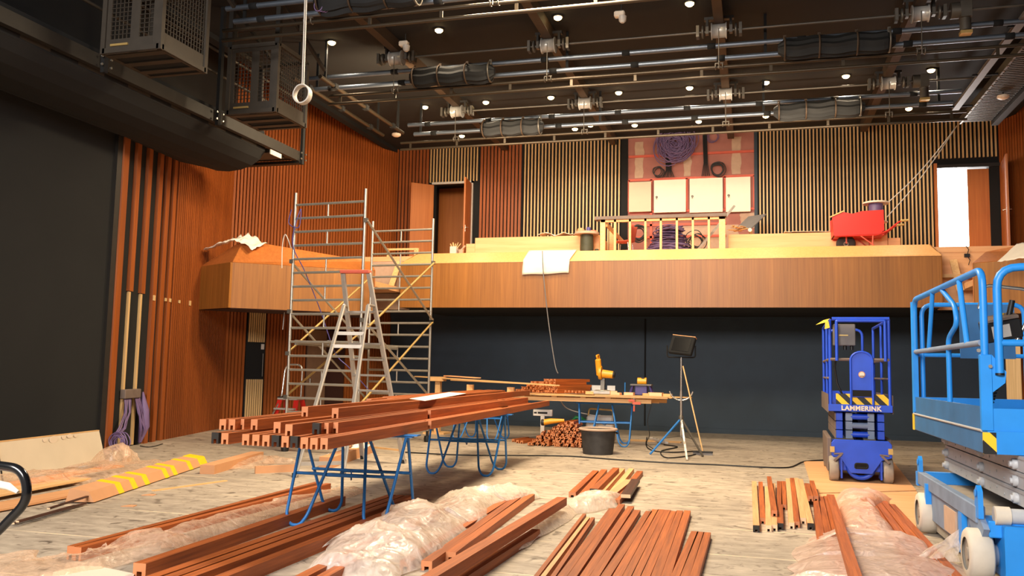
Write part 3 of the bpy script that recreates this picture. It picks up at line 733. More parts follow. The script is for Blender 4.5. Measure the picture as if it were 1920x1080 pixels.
# ------------------------------------------------------------------ technical gallery at the left
GX = -9.0
g = thing('technical_gallery', 'dark steel technical gallery running along the left wall with bolted posts', 'gallery', (GX, 9, 5.65))
MB().span((GX-0.08, 2, 5.66), (GX+0.02, 15.57, 5.86)).build('girder', 'darksteel', g)
MB().span((GX-1.3, 2, 5.70), (GX-0.09, 15.5, 5.76)).build('deck', 'darksteel', g)
MB().span((GX-1.3, 15.45, 5.62), (GX+0.03, 15.6, 5.68)).build('end_plate', 'darksteel', g)
y = 2.6
while y < 15:
    MB().span((GX-1.2, y, 5.63), (GX-0.12, y+0.5, 5.695)).build('grating', 'cagesteel', g); y += 1.0
for z in (6.55, 6.95):
    MB().tube([(GX-0.05, 2, z), (GX-0.05, 15.4, z)], 0.025, 8).build('handrail', 'cagesteel', g)
for y in (3.9, 7.0, 9.9, 12.62, 15.5):
    MB().box((GX+0.05, y, 6.75), (0.06, 0.08, 2.3)).build('post', 'black', g)
    mb = MB()
    for dy in (-0.09, 0.09):
        for dz in (0.0, 0.12): mb.lathe([(0.018, 0), (0.018, 0.02)], (GX+0.08, y+dy, 5.7+dz), 'x', 8)
    mb.build('bolts', 'chrome', g)
MB().span((GX-0.02, 14.4, 5.55), (GX+0.0, 14.8, 5.64)).build('name_plate', 'palecable', g)
# rounded black bulkhead below it
prof = [(-11.3, 6.4), (-9.15, 6.0), (-9.12, 5.60)]
prof += [(-9.9+0.78*math.cos(a), 5.66+0.42*math.sin(a)) for a in [math.radians(v) for v in (-10, -30, -50, -70, -90, -110, -130)]]
prof += [(-11.3, 5.55)]
mb = MB(); mb.loft([[Vector((x, y, z)) for x, z in prof] for y in (-2, 14.4)])
mb.build('x', 'black')
bpy.data.objects['x'].name = 'bulkhead_left'; bpy.data.objects['bulkhead_left']['kind'] = 'structure'

# two wire cages hung on the gallery front
def cage(y0, label):
    x0, x1, y1, z0, z1 = -8.52, -7.62, y0+0.95, 5.65, 6.82
    t = thing('lamp_cage', label, 'cage', ((x0+x1)/2, y0+0.47, z0), 0, 'wire cages on the gallery')
    mb = MB(); r = 0.035
    for x in (x0, x1):
        for y in (y0, y1): mb.span((x-r, y-r, z0), (x+r, y+r, z1))
    for z in (z0+0.04, z1):
        for y in (y0, y1): mb.span((x0, y-r, z-r), (x1, y+r, z+r))
        for x in (x0, x1): mb.span((x-r, y0, z-r), (x+r, y1, z+r))
    mb.build('frame', 'cagesteel', t)
    for yy in (y0,):
        MB().span((x0, yy-0.01, z0), (x0+0.10, yy+0.01, z1)).span((x0+0.42, yy-0.01, z0), (x0+0.56, yy+0.01, z1)).span((x1-0.12, yy-0.01, z0), (x1, yy+0.01, z1)).span((x0+0.1, yy-0.012, z0), (x1-0.12, yy+0.008, z0+0.20)).span((x0+0.1, yy-0.012, z1-0.1), (x1-0.12, yy+0.008, z1)).build('front_sheet', 'cagesteel', t)
        for a, b2 in ((x0+0.10, x0+0.42), (x0+0.56, x1-0.12)):
            mb = MB(); n = max(3, int((b2-a)/0.055))
            for i in range(1, n): mb.span((a+(b2-a)*i/n-0.004, yy-0.006, z0+0.2), (a+(b2-a)*i/n+0.004, yy+0.006, z1-0.1))
            for i in range(1, 14): mb.span((a, yy-0.006, z0+0.2+i*0.062), (b2, yy+0.006, z0+0.208+i*0.062))
            mb.build('front_grille', 'cagesteel', t)
    MB().span((x0+0.12, y0-0.03, z0+0.1), (x0+0.40, y0-0.012, z0+0.13)).build('latch_bar', 'brace', t)
    mb = MB()
    for i in range(1, 15): mb.span((x1-0.006, y0+0.95*i/15-0.005, z0+0.25), (x1+0.006, y0+0.95*i/15+0.005, z1))
    for i in range(0, 14): mb.span((x1-0.006, y0, z0+0.25+i*0.066), (x1+0.006, y1, z0+0.258+i*0.066))
    mb.build('side_grille', 'cagesteel', t)
    MB().span((x1-0.01, y0, z0), (x1+0.01, y1, z0+0.25)).build('side_sheet', 'cagesteel', t)
    mb = MB()
    for i in range(3): mb.span((x0, y0+0.05+0.32*i, z0+0.0), (x1, y0+0.17+0.32*i, z0+0.02))
    mb.build('floor_slats', 'cagesteel', t)
    MB().span((x0+0.02, y0+0.02, z0+0.022), (x1-0.02, y1-0.02, z0+0.03)).build('base_sheet', 'black', t)
    for x in (x0, x1):
        MB().span((x-0.04, y0-0.04, z1), (x+0.04, y0+0.04, 7.7)).build('hanger_post', 'darksteel', t)
        MB().bar((x, y0+0.05, z1+0.75), (x, y0+1.6, z1+0.1), 0.05, 0.06).build('hanger_brace', 'darksteel', t)
    MB().bar((x0, y0+0.02, z1+0.3), (x1, y0+0.02, z1+0.3), 0.04, 0.05).build('cross_bar', 'darksteel', t)
cage(9.40, 'dusty dark wire cage under the gallery, nearer one at the top left')
cage(12.27, 'dusty dark wire cage under the gallery, farther one beside the hanging cable coil')

# ------------------------------------------------------------------ ribbed walkway at the right
t = thing('ceiling_walkway', 'dark technical walkway with ribbed underside along the right ceiling edge', 'walkway', (4.8, 16, 7.2))
MB().span((4.46, 4, 7.22), (5.10, 20.85, 7.30)).build('deck', 'darksteel', t)
mb = MB(); y = 10.0
while y < 20.8:
    mb.span((4.50, y, 7.185), (5.06, y+0.045, 7.22)); y += 0.105
mb.build('ribs', 'steel', t)
MB().span((4.44, 4, 7.17), (4.48, 20.85, 7.32)).build('edge_beam', 'steel', t)
MB().span((5.08, 4, 7.10), (5.22, 20.85, 7.30)).build('edge_beam', 'darksteel', t)
for y in (15.2, 17.6, 19.6): MB().span((4.0, y, 7.21), (4.5, y+0.05, 7.24)).build('cross_arm', 'black', t)
for y in (8, 13, 18): MB().span((5.1, y, 7.3), (5.16, y+0.06, 7.72)).build('hanger', 'darksteel', t)
mb = MB(); y = 12
while y < 20.5:
    mb.lathe([(0.02, 0), (0.02, -0.012)], (4.46, y, 7.172), 'z', 8); y += 0.28
mb.build('rivets', 'chrome', t)
o = MB().span((4.09, 9, 7.2), (4.22, 19.85, 7.26)).build('cable_tray', 'plastic_grey', base=(4.15, 14, 7.2))
tag(o, 'flat pale grey cable tray beside the ribbed ceiling walkway', 'cable tray')

# ------------------------------------------------------------------ hanging cable with a coil
p = PY(567, 177, 10.0)
t = thing('hanging_cable', 'white cable hanging from the rig, its end tied in a round coil', 'cable', p)
mb = MB()
top = PY(573, -40, 10.0); top.z = 7.65
for dx in (-0.012, 0.014): mb.tube([top+Vector((dx, 0, 0)), p+Vector((dx, 0, 0.13))], 0.008, 6)
mb.build('cable', 'palecable', t)
mb = MB()
for k in range(5):
    pts = [p+Vector(((0.115+0.012*nz(k, i))*math.cos(2*PI*i/28)+0.008*nz(k+5), 0.02*(k-2)+0.01*nz(i*.3, k), (0.125+0.01*nz(k, 3))*math.sin(2*PI*i/28))) for i in range(28)]
    mb.tube(pts, 0.011, 6, closed=True)
mb.build('coil', 'palecable', t)
t = p = PY(597, 10, 11.2)
mb = MB()
for k in range(4): mb.tube([p+Vector((0.07*math.cos(2*PI*i/16)+0.03*k, 0.02*k, 0.09*math.sin(2*PI*i/16))) for i in range(16)], 0.009, 5, closed=True)
o = mb.build('cable_bundle', 'purple', base=p); tag(o, 'small purple cable bundle tied up at the top edge of the rig', 'cable')
# ================================================================== TIMBER
def beam(label, A, B, w=0.06, h=0.09, mat='timber', group=None, cap=False, cat='timber', roll=0.0, name='timber_lath', notch=True):
    """grooved timber from A to B, both points on the centre of its underside"""
    A = Vector(A); B = Vector(B); y = (B-A); L = y.length; y = y/L
    x = y.cross(Vector((0, 0, 1))).normalized(); z = x.cross(y)
    if roll: m = Matrix.Rotation(roll, 3, y); x = m @ x; z = m @ z
    rot = Matrix((x, y, z)).transposed().to_euler()
    g, d = w*0.2, h*0.42
    pr = [(-w/2, 0), (-g, 0), (-g, d), (g, d), (g, 0), (w/2, 0), (w/2, h), (-w/2, h)] if notch else [(-w/2, 0), (w/2, 0), (w/2, h), (-w/2, h)]
    if roll: pr = [(a, b-h/2) for a, b in pr]
    mb = MB(); mb.prism([Vector((a, 0, b)) for a, b in pr], (0, L, 0))
    if cap:
        o = bpy.data.objects.new(name, None); COL.objects.link(o); o.empty_display_size = 0.05
        o.location = A; o.rotation_euler = rot
        mb.build('body', mat, o, world=False)
        MB().prism([Vector((a*1.02, -0.004, b+0.001)) for a, b in pr], (0, 0.035, 0)).build('painted_end', 'darksteel', o, world=False)
    else:
        o = mb.build(name, mat); o.location = A; o.rotation_euler = rot
    return tag(o, label, cat, group)

# ---- trestles
tr0 = None
def trestle(x, y, rz, label):
    global tr0
    if tr0 is None:
        t = tr0 = thing('trestle', label, 'trestle', (0, 0, 0), 0, 'blue steel trestles')
        H = 0.85
        MB().bar((-0.60, 0, H-0.015), (0.60, 0, H-0.015), 0.07, 0.03).build('top_bar', 'trestle', t, world=False)
        for s in (-1, 1):
            MB().box((s*0.58, 0, H-0.006), (0.16, 0.11, 0.012)).build('end_plate', 'trestle', t, world=False)
            for f in (-1, 1):
                pts = rounded([(s*0.54, f*0.02, H-0.02), (s*0.49, f*0.40, 0.10), (s*0.44, f*0.425, 0.013), (s*0.34, f*0.425, 0.013), (s*0.28, f*0.40, 0.10), (s*0.13, f*0.02, H-0.02)], 0.09, 6)
                MB().tube(pts, 0.0155, 8).build('hairpin_leg', 'trestle', t, world=False)
        for f in (-1, 1):
            k = 0.42
            MB().tube([(-0.20, f*0.19, 0.47-0.02), (0.20, f*0.19, 0.47-0.02)], 0.012, 8).tube([(-0.52, f*0.185, 0.46), (0.52, f*0.185, 0.46)], 0.0145, 8).build('stretcher', 'trestle', t, world=False)
        MB().tube([(0.05, -0.18, 0.46), (0.0, -0.05, 0.40), (-0.06, 0.1, 0.42), (-0.1, 0.18, 0.46)], 0.008, 6).build('catch', 'trestle', t, world=False)
    else:
        t = copy_tree(tr0)
    t.location = (x, y, 0); t.rotation_euler = (0, 0, rz); t['label'] = label
    return t
trestle(-3.78, 7.78, 0.06, 'blue hairpin trestle under the near end of the long timber stack')
trestle(-4.03, 12.0, 0.05, 'blue hairpin trestle under the far end of the long timber stack')

# ---- long stack on the trestles
SL = -0.045
def stacked(px, py, z, L, label, cap=False, mat='timber', dx=0.0):
    p = PZ(px, py, z); p.x += dx
    q = p+Vector((SL*L, L, 0))
    return beam(label, p, q, 0.062, 0.088, mat, 'timbers stacked on the two trestles', cap)
Z1, Z2, Z3 = 0.852, 0.942, 1.032
bottom = [(403, 832, 1), (421, 833, 0), (440, 829, 1), (460, 835, 0), (479, 836, 0), (498, 837, 0), (516, 838, 1), (534, 839, 0), (551, 840, 1), (570, 842, 0), (588, 843, 0)]
for i, (x, y, c) in enumerate(bottom):
    stacked(x, y, Z1, 6.0+0.35*((i*7) % 5)/5, 'long red-brown timber in the bottom trestle layer, %s from the left%s' % (ORD[i], ', dark end' if c else ''), bool(c))
stacked(607, 843, Z1, 2.4, 'short front timber of the bottom layer, nearest the right edge of the trestle stack')
p = PZ(607, 843, Z1)+Vector((SL*2.5, 2.5, 0))
beam('long front timber sticking out farthest at the far end of the trestle stack', p, p+Vector((SL*6.7, 6.7, 0)), 0.062, 0.088, 'timber', 'timbers stacked on the two trestles')
for k in range(1, 4):
    beam('far timber of the bottom layer on the trestles, %s in from the front edge' % ORD[k], p+Vector((-0.075*k+SL*4, 4.0, 0)), p+Vector((-0.075*k+SL*5.8, 5.8-0.3*k, 0)), 0.062, 0.088, 'timber', 'timbers stacked on the two trestles')
mid = [(417, 806, 0), (434, 806, 0), (451, 805, 0), (476, 806, 0), (519, 812, 0), (541, 817, 0), (592, 814, 1), (609, 813, 0), (627, 812, 0)]
for i, (x, y, c) in enumerate(mid):
    stacked(x, y, Z2, 6.3+0.4*((i*3) % 4)/4 if i < 8 else 2.3, 'red-brown timber in the middle trestle layer, %s from the left%s' % (ORD[i], ', dark end' if c else ''), bool(c))
p = PZ(627, 812, Z2)+Vector((SL*2.4, 2.4, 0))
beam('long front timber of the middle layer reaching the far end of the stack', p, p+Vector((SL*5.1, 5.1, 0)), 0.062, 0.088, 'timber', 'timbers stacked on the two trestles')
for k in range(1, 4):
    q = p+Vector((-0.08*k-0.02+SL*3.9, 3.7+0.05*k, 0))
    beam('far timber of the middle layer on the trestles, %s in from the front edge' % ORD[k], q, q+Vector((SL*1.3, 1.3-0.1*k, 0)), 0.062, 0.088, 'timber', 'timbers stacked on the two trestles')
for i, (x, y, L) in enumerate([(571, 781, 7.6), (628, 784, 8.2)]):
    stacked(x, y, Z3, L, 'top layer timber on the trestle stack, %s one' % ('second from the front' if i == 0 else 'front'))
p1 = PZ(571, 781, Z3); p2 = PZ(628, 784, Z3)
for k, (off, y0, L) in enumerate([(-0.10, 1.6, 6.2), (-0.20, 2.6, 5.2), (-0.30, 2.2, 5.6), (-0.42, 3.0, 4.6)]):
    q = p1+Vector((off+SL*y0, y0, 0))
    beam('top layer timber at the back of the trestle stack, %s from the front' % ORD[k+2], q, q+Vector((SL*L, L, 0)), 0.062, 0.088, 'timber', 'timbers stacked on the two trestles')
zt = Z3+0.090
mb = MB(); cs = [PZ(*a, zt) for a in ((768, 748), (797, 752), (874, 738), (842, 736))]
mb.prism(cs, (0, 0, 0.004)); o = mb.build('paper_sheet', 'paper', base=sum(cs, Vector())/4); tag(o, 'white paper sheet lying on top of the trestle timber stack', 'paper')

# ---- timbers on the floor
def floor_row(rows, group, fmt, w, h, ext=0.0, z=0.0, mats=None):
    out = []
    for i, r in enumerate(rows):
        far, near = r[0], r[1]; zz = z+(r[2] if len(r) > 2 and r[2] else 0.0); mt = r[3] if len(r) > 3 else 'timber'
        F_, N_ = PZ(*far, zz+h), PZ(*near, zz+h); F_.z = N_.z = zz
        e = ext if near[1] >= 1060 else 0.0
        N_ = N_+(N_-F_).normalized()*e
        out.append(beam(fmt % ORD[i], N_, F_, r[4] if len(r) > 4 else w, h, mt, group, cap=(len(r) > 5 and r[5])))
    return out
# front row, right of centre
rowB = [((1096, 963), (1006, 1079), 0, 'timber', 0.035), ((1103, 969), (1029, 1066), 0, 'timber_pale', 0.035), ((1112, 970), (1039, 1077), 0, 'timber', 0.035),
 ((1148, 953), (1055, 1079)), ((1166, 945), (1073, 1079)), ((1183, 949), (1097, 1079)), ((1195, 956), (1115, 1079)), ((1217, 958), (1136, 1079)),
 ((1229, 955), (1158, 1079)), ((1240, 955), (1176, 1079)), ((1252, 956), (1193, 1079)), ((1263, 958), (1210, 1079)), ((1275, 957), (1230, 1079)), ((1289, 957), (1249, 1079))]
floor_row(rowB, 'timber row at the front centre of the floor', 'red-brown timber in the front centre floor row of fourteen, %s from the left', 0.068, 0.055, 0.9)
rowB2 = [((1303, 996), (1267, 1079)), ((1314, 997), (1284, 1079)), ((1326, 998), (1302, 1079))]
floor_row(rowB2, 'shorter timbers beside the front row', 'shorter reddish timber right of the front centre row, %s from the left', 0.066, 0.055, 0.9)
# short bundle beyond it
rowC = [((1117, 882), (1073, 923)), ((1133, 880), (1089, 930)), ((1155, 877), (1113, 917), 0.062, 'timber', 0.09, True), ((1167, 878), (1122, 927), 0, 'timber_pale', 0.075), ((1184, 878), (1138, 933), 0, 'timber_pale', 0.075), ((1200, 883), (1155, 937))]
floor_row(rowC, 'short mixed boards on the mid floor', 'short board in the small bundle on the mid floor, %s from the left', 0.085, 0.06)
a, c = PZ(1192, 898, 0.10), PZ(1173, 927, 0.10); a.z = c.z = 0.06
beam('short dark topped board lying on the small bundle on the mid floor', c, a, 0.11, 0.04, 'timber_dark', None, notch=False)
a, c = PZ(1180, 897, 0.10), PZ(1146, 923, 0.10); a.z = c.z = 0.062
beam('short grey-brown board lying across the small bundle on the mid floor', c, a, 0.10, 0.025, 'cardboard', None, notch=False)
# row of short offcut timbers in front of the small lift
rowA = [((1414, 902), (1418, 986), 0, 'timber_pale', 0.06, True), ((1426, 903), (1430, 971)), ((1438, 912), (1441, 985), 0, 'timber_pale'), ((1449, 906), (1452, 984), 0, 'timber_pale'), ((1461, 902), (1463, 982), 0, 'timber', 0.06, True),
 ((1469, 902), (1470, 946)), ((1477, 897), (1484, 980), 0, 'timber_pale'), ((1485, 896), (1494, 978)), ((1493, 896), (1506, 971), 0, 'timber_pale'), ((1501, 898), (1520, 982), 0, 'timber_pale', 0.06, True)]
floor_row(rowA, 'short timbers in front of the small lift', 'short timber on the floor before the small blue lift, %s from the left', 0.055, 0.06)
rowA2 = [((1442, 893), (1452, 957), 0.062), ((1513, 906), (1520, 930), 0.062), ((1522, 901), (1530, 930), 0.062)]
floor_row(rowA2, 'timbers lying on the short row', 'short timber on top of the row before the small lift, %s from the left', 0.055, 0.06)
# wrapped bundle at the right
rowR = [((1530, 933), (1539, 1010)), ((1539, 931), (1562, 1040)), ((1549, 930), (1588, 1079)), ((1629, 934), (1720, 1079)), ((1643, 937), (1748, 1079)), ((1657, 939), (1768, 1075)), ((1672, 945), (1788, 1072))]
floor_row(rowR, 'wrapped timbers at the right', 'red-brown timber in the wrapped bundle beside the light blue lift, %s from the left', 0.068, 0.07, 0.8)
floor_row([((1557, 927), (1605, 1079), 0.16)], None, 'single timber lying on top of the milky film at the right%.0s', 0.075, 0.06, 0.8)
# long bundles at the left
rowD1 = [((601, 902), (133, 1024)), ((616, 906), (146, 1026))]
floor_row(rowD1, 'long left timbers', 'very long dark red timber on the left floor, %s of the rear pair', 0.065, 0.10)
floor_row([((640, 930), (262, 1056))], None, 'long red timber lying under clear film on the left floor%.0s', 0.10, 0.10)
rowD3 = [((735, 927), (336, 1063)), ((752, 928), (354, 1068)), ((769, 929), (378, 1071)), ((786, 936), (425, 1076))]
floor_row(rowD3, 'long front timbers at the left', 'very long red-brown timber in the front left bundle, %s from the left', 0.085, 0.10, 0.5)
# wrapped bundle at the centre
rowE = [((846, 937), (598, 1063)), ((857, 937), (616, 1074)), ((945, 938), (760, 1052)), ((981, 924), (800, 1052)), ((996, 926), (845, 1035))]
floor_row(rowE, 'timbers under the centre film', 'red-brown timber in the film wrapped centre bundle, %s from the left', 0.085, 0.07, 0.6)
floor_row([((1054, 932), (806, 1079), 0.13)], None, 'thick red timber lying on top of the centre film%.0s', 0.10, 0.08, 0.6)
rowE2 = [((975, 982), (835, 1079)), ((1005, 992), (868, 1079))]
floor_row(rowE2, 'timbers right of the centre film', 'timber half under film just right of the thick centre timber, %s from the left', 0.075, 0.07, 0.6)
# ================================================================== WRAPPING FILM
def film_heap(label, path, mat, seed, nu=150, nv=80, rough=0.05, edge=0.35, fold=4.2, group=None, lift=0.012):
    """crumpled film following a path of (floor point, half width left, half width right, height)"""
    P = [(Vector((p[0].x, p[0].y, 0)), p[1], p[2], p[3]) for p in path]; n = len(P)
    vs = []; fs = []
    for i in range(nu+1):
        s = i/nu*(n-1); k = min(int(s), n-2); f = s-k; f = f*f*(3-2*f)
        c = P[k][0].lerp(P[k+1][0], s-k); wl = P[k][1]*(1-f)+P[k+1][1]*f; wr = P[k][2]*(1-f)+P[k+1][2]*f; h = P[k][3]*(1-f)+P[k+1][3]*f
        d = (P[k+1][0]-P[k][0]).normalized(); sd = Vector((d.y, -d.x, 0))
        endf = min(1, min(i, nu-i)/6.0)
        for j in range(nv+1):
            v = -1+2*j/nv
            jag = 1+edge*nz(s*2.3+seed, math.copysign(1, v)*4.7, seed)*abs(v)
            q = c+sd*((wl if v < 0 else wr)*v*jag)+d*(0.18*nz(v*2.1, seed*3.3, i*0.02)*(1 if i in (0, nu) else 0.6))
            al = q.x*d.x+q.y*d.y; ac = q.x*sd.x+q.y*sd.y          # folds run mostly along the path
            wx = 0.35*nz(al*1.7, ac*1.7, seed); wy = 0.35*nz(al*1.7+9, ac*1.7, seed+4)
            a, b = (al*0.42+wx)*fold, (ac+wy)*fold
            r1 = 1-abs(nz(a*0.36, b*0.36+seed, 1.7))*1.9; r2 = (1-abs(nz(a*0.9+seed, b*0.9, 5.1)))**6; r3 = (1-abs(nz(a*2.2, b*2.2+seed, 2.2)))**7
            cr = r1*0.75+r2*0.34+r3*0.14-0.62
            env = max(0.0, 1-abs(v)**3.2)*endf
            z = lift+h*env*(0.85+0.35*nz(al*0.9, ac*1.3, seed))+rough*cr*(0.15+0.85*env)
            vs.append(Vector((q.x, q.y, max(0.006, z))))
    for i in range(nu):
        for j in range(nv):
            a = i*(nv+1)+j; fs.append((a, a+1, a+nv+2, a+nv+1))
    mb = MB(); mb.add(vs, fs, True)
    c = sum((p[0] for p in P), Vector())/n
    o = mb.build('plastic_film', mat, base=(c.x, c.y, 0))
    return tag(o, label, 'plastic film', group)
# centre heap over the bundle
film_heap('big crumpled heap of milky wrapping film over the centre timbers', [(PZ(640, 1085), 0.30, 0.45, 0.14), (PZ(745, 1040), 0.62, 0.42, 0.26), (PZ(800, 985), 0.55, 0.50, 0.22), (PZ(905, 945), 0.55, 0.35, 0.17), (PZ(990, 930), 0.45, 0.25, 0.12)], 'film', 3.3, 200, 110, 0.085)
film_heap('tail of crumpled film between the thick centre timber and the front row', [(PZ(900, 1060), 0.10, 0.12, 0.03), (PZ(965, 1010), 0.16, 0.22, 0.05), (PZ(1050, 962), 0.20, 0.22, 0.12), (PZ(1120, 948), 0.28, 0.22, 0.15), (PZ(1150, 935), 0.2, 0.12, 0.08)], 'film', 8.1, 150, 70, 0.07)
# left front heap and the sheet along the long timbers
film_heap('clear crumpled film heap at the front left corner around timber ends', [(PZ(-40, 1085), 0.35, 0.4, 0.07), (PZ(90, 1066), 0.40, 0.4, 0.07), (PZ(200, 1046), 0.22, 0.4, 0.08), (PZ(290, 1030), 0.10, 0.34, 0.15), (PZ(330, 1015), 0.08, 0.25, 0.10)], 'film_clear', 5.7, 160, 80, 0.085)
film_heap('clear film stretched along the long timbers at the left', [(PZ(300, 1028), 0.12, 0.25, 0.14), (PZ(400, 992), 0.12, 0.24, 0.12), (PZ(520, 955), 0.12, 0.26, 0.10), (PZ(665, 920), 0.16, 0.2, 0.07)], 'film_clear', 2.4, 160, 50, 0.035)
# right wrapped bundle
film_heap('milky film sheet spread over the front of the right hand bundle', [(PZ(1640, 1110), 0.55, 0.42, 0.12), (PZ(1650, 1070), 0.62, 0.62, 0.12), (PZ(1640, 1030), 0.60, 0.55, 0.13), (PZ(1600, 1012), 0.45, 0.35, 0.10)], 'film_dense', 6.2, 140, 110, 0.045, edge=0.2)
film_heap('pink tinted film bunched along the middle of the right hand bundle', [(PZ(1640, 1020), 0.30, 0.28, 0.12), (PZ(1622, 990), 0.26, 0.22, 0.16), (PZ(1605, 958), 0.24, 0.26, 0.17), (PZ(1610, 932), 0.22, 0.45, 0.13)], 'film_dense', 9.4, 150, 80, 0.06, edge=0.25)
p = PZ(1735, 1060)
mb = MB(); vs = []; fs = []
for i in range(13):
    for j in range(9):
        u, v = i/12, j/8
        x = PZ(1700+75*u, 1068-10*u)
        vs.append(x+Vector((0.1*u+0.05*nz(u*4, v*4), 0.05*nz(v*5, u*3, 2), 0.03+0.34*u*v*(1-0.25*v)+0.05*nz(u*3, v*5, 8))))
for i in range(12):
    for j in range(8): fs.append((i*9+j, i*9+j+1, i*9+j+10, i*9+j+9))
mb.add(vs, fs, True); o = mb.build('plastic_film', 'film', base=(p.x, p.y, 0)); tag(o, 'upturned flap of film leaning against the light blue lift', 'plastic film')
# clear film by the cream board
film_heap('big sheet of glassy clear film over boards beside the cream panel', [(PZ(-60, 925), 0.6, 0.5, 0.10), (PZ(80, 905), 0.55, 0.6, 0.14), (PZ(190, 892), 0.6, 0.7, 0.13), (PZ(262, 872), 0.7, 0.45, 0.09)], 'film_clear', 4.9, 160, 90, 0.10, edge=0.3, fold=2.6)
o = film_heap('small peak of clear film by the purple cables at the left wall', [(PZ(190, 872), 0.3, 0.3, 0.2), (PZ(222, 868), 0.3, 0.3, 0.30), (PZ(262, 866), 0.3, 0.25, 0.1)], 'film_clear', 1.9, 80, 60, 0.10)
# ================================================================== WORK TABLE AREA
TY = 17.2
xl_, xr_ = PY(845, 735, TY).x, PY(1228, 745, TY).x
t = thing('work_table', 'long makeshift work table of raw boards on blue trestles before the black wall', 'table', ((xl_+xr_)/2, TY+0.2, 0.87))
for k in range(3):
    MB().bar((xl_+0.1, TY+0.10+0.32*k, 0.905), (xr_-0.08+0.12*k, TY+0.10+0.32*k, 0.905), 0.07, 0.075).build('joist', 'pine_x', t)
x = xl_+0.5
for k, xx in enumerate([0.06, 0.22, 0.36, 0.52, 0.66, 0.78, 0.9]):
    for j in range(2):
        MB().box((xl_+(xr_-xl_)*xx, TY+0.10+0.64*j, 0.958), (0.11, 0.09, 0.03)).build('spacer_block', 'pine_x', t)
for k in range(3):
    MB().span((xl_, TY-0.02+0.30*k, 0.974), (xr_+0.25+0.05*k, TY+0.26+0.30*k, 1.0)).build('top_board', 'pine_x', t)
xr2 = PY(1297, 742, TY+0.1).x
MB().span((xr_-1.2, TY-0.03, 1.001), (xr2, TY+0.24, 1.02)).build('long_top_board', 'pine_x', t)
for (x, y, rz) in ((-2.86, 17.55, 0.5), (-3.05, 18.05, 0.1)):
    pass
trestle(-2.95, 17.55, 0.12, 'blue hairpin trestle under the right end of the work table')
trestle(-5.6, 17.55, -0.05, 'blue hairpin trestle under the left end of the work table')
# second support at the left with long loose boards
p = PY(822, 725, 18.6)
t = thing('board_support', 'rough timber post stand holding the left ends of loose boards', 'stand', (p.x, 18.6, 0))
MB().box((p.x, 18.6, 0.62), (0.12, 0.12, 1.24)).build('post', 'pine', t)
MB().box((p.x, 18.6, 0.02), (0.5, 0.5, 0.04)).build('foot', 'pine', t)
MB().box((p.x, 18.55, 1.24), (0.34, 0.20, 0.10)).build('head_block', 'pine_x', t)
def loose(label, a, b, w, th, mat='pine', cat='board', roll=0):
    return beam(label, a, b, w, th, mat, None, cat=cat, name='loose_board', notch=False)
a = PY(782, 707, 19.1); c = PY(1044, 724, 16.55)
loose('long pale board reaching from the left stand over the work table', a, c, 0.16, 0.025)
a = PY(842, 713, 18.8); c = PY(1010, 722, 17.3)
loose('second pale board lying beside the long one at the table', a+Vector((0, 0.25, -0.01)), c+Vector((0, 0.22, 0.0)), 0.14, 0.025)
a = PY(838, 708, 18.7); c = PY(895, 712, 18.1)
loose('short pale board lying crosswise on the loose boards', a+Vector((0, 0, 0.03)), c+Vector((0, 0, 0.03)), 0.2, 0.02, 'ply')
o = MB().box(PY(882, 718, 18.0), (0.12, 0.1, 0.1)).box(PY(955, 723, 17.4), (0.12, 0.1, 0.1)).build('x', 'pine_x')
bpy.data.objects.remove(o)
for k, (px, py, Y) in enumerate([(882, 721, 18.05), (958, 726, 17.35)]):
    q = PY(px, py, Y); o = MB().box((q.x, q.y, (q.z+1.0)/2), (0.14, 0.09, max(0.06, q.z-1.0))).build('spacer_block', 'pine_x', base=q)
    tag(o, 'raw wood block under the loose boards, %s one' % ('left' if k == 0 else 'right'), 'block')
# timber pile on the table: grooved ends towards the camera
pc = PY(1012, 731, 17.75)
def short_piece(A, d, L, roll, mat='timber', label='', group='', w=0.052, h=0.056):
    d = Vector(d).normalized(); A = Vector(A)
    return beam(label, A, A+d*L, w, h, mat, group, roll=roll, name='timber_offcut', cat='timber')
d0 = Vector((0.45, 0.9, 0)).normalized(); e0 = Vector((0.93, -0.36, 0)).normalized()
for r, (k0, n) in enumerate([(-3, 17), (-1, 15), (1, 13), (3, 10), (8, 5)]):
    for k in range(k0, k0+n):
        A = Vector((pc.x-0.45, 18.15, 1.036+0.060*r))+e0*(0.064*k)+d0*random.uniform(-.03, .05)
        short_piece(A, d0, random.uniform(1.0, 1.25), random.choice((0.001, PI, PI/2, 0.001)), 'timber', 'short grooved timber in the pile on the work table', 'timbers piled on the work table', 0.055, 0.057)
pc2 = PY(1075, 735, 17.5)
for k in range(8):
    A = Vector((pc2.x-0.15+0.075*k, 17.42-0.012*k, 1.028+0.03)); short_piece(A, (0.5, 0.86, 0), 0.42, random.choice((0.001, PI)), 'timber', 'short grooved timber in the low row before the table pile', 'low timber row on the work table', 0.05, 0.054)
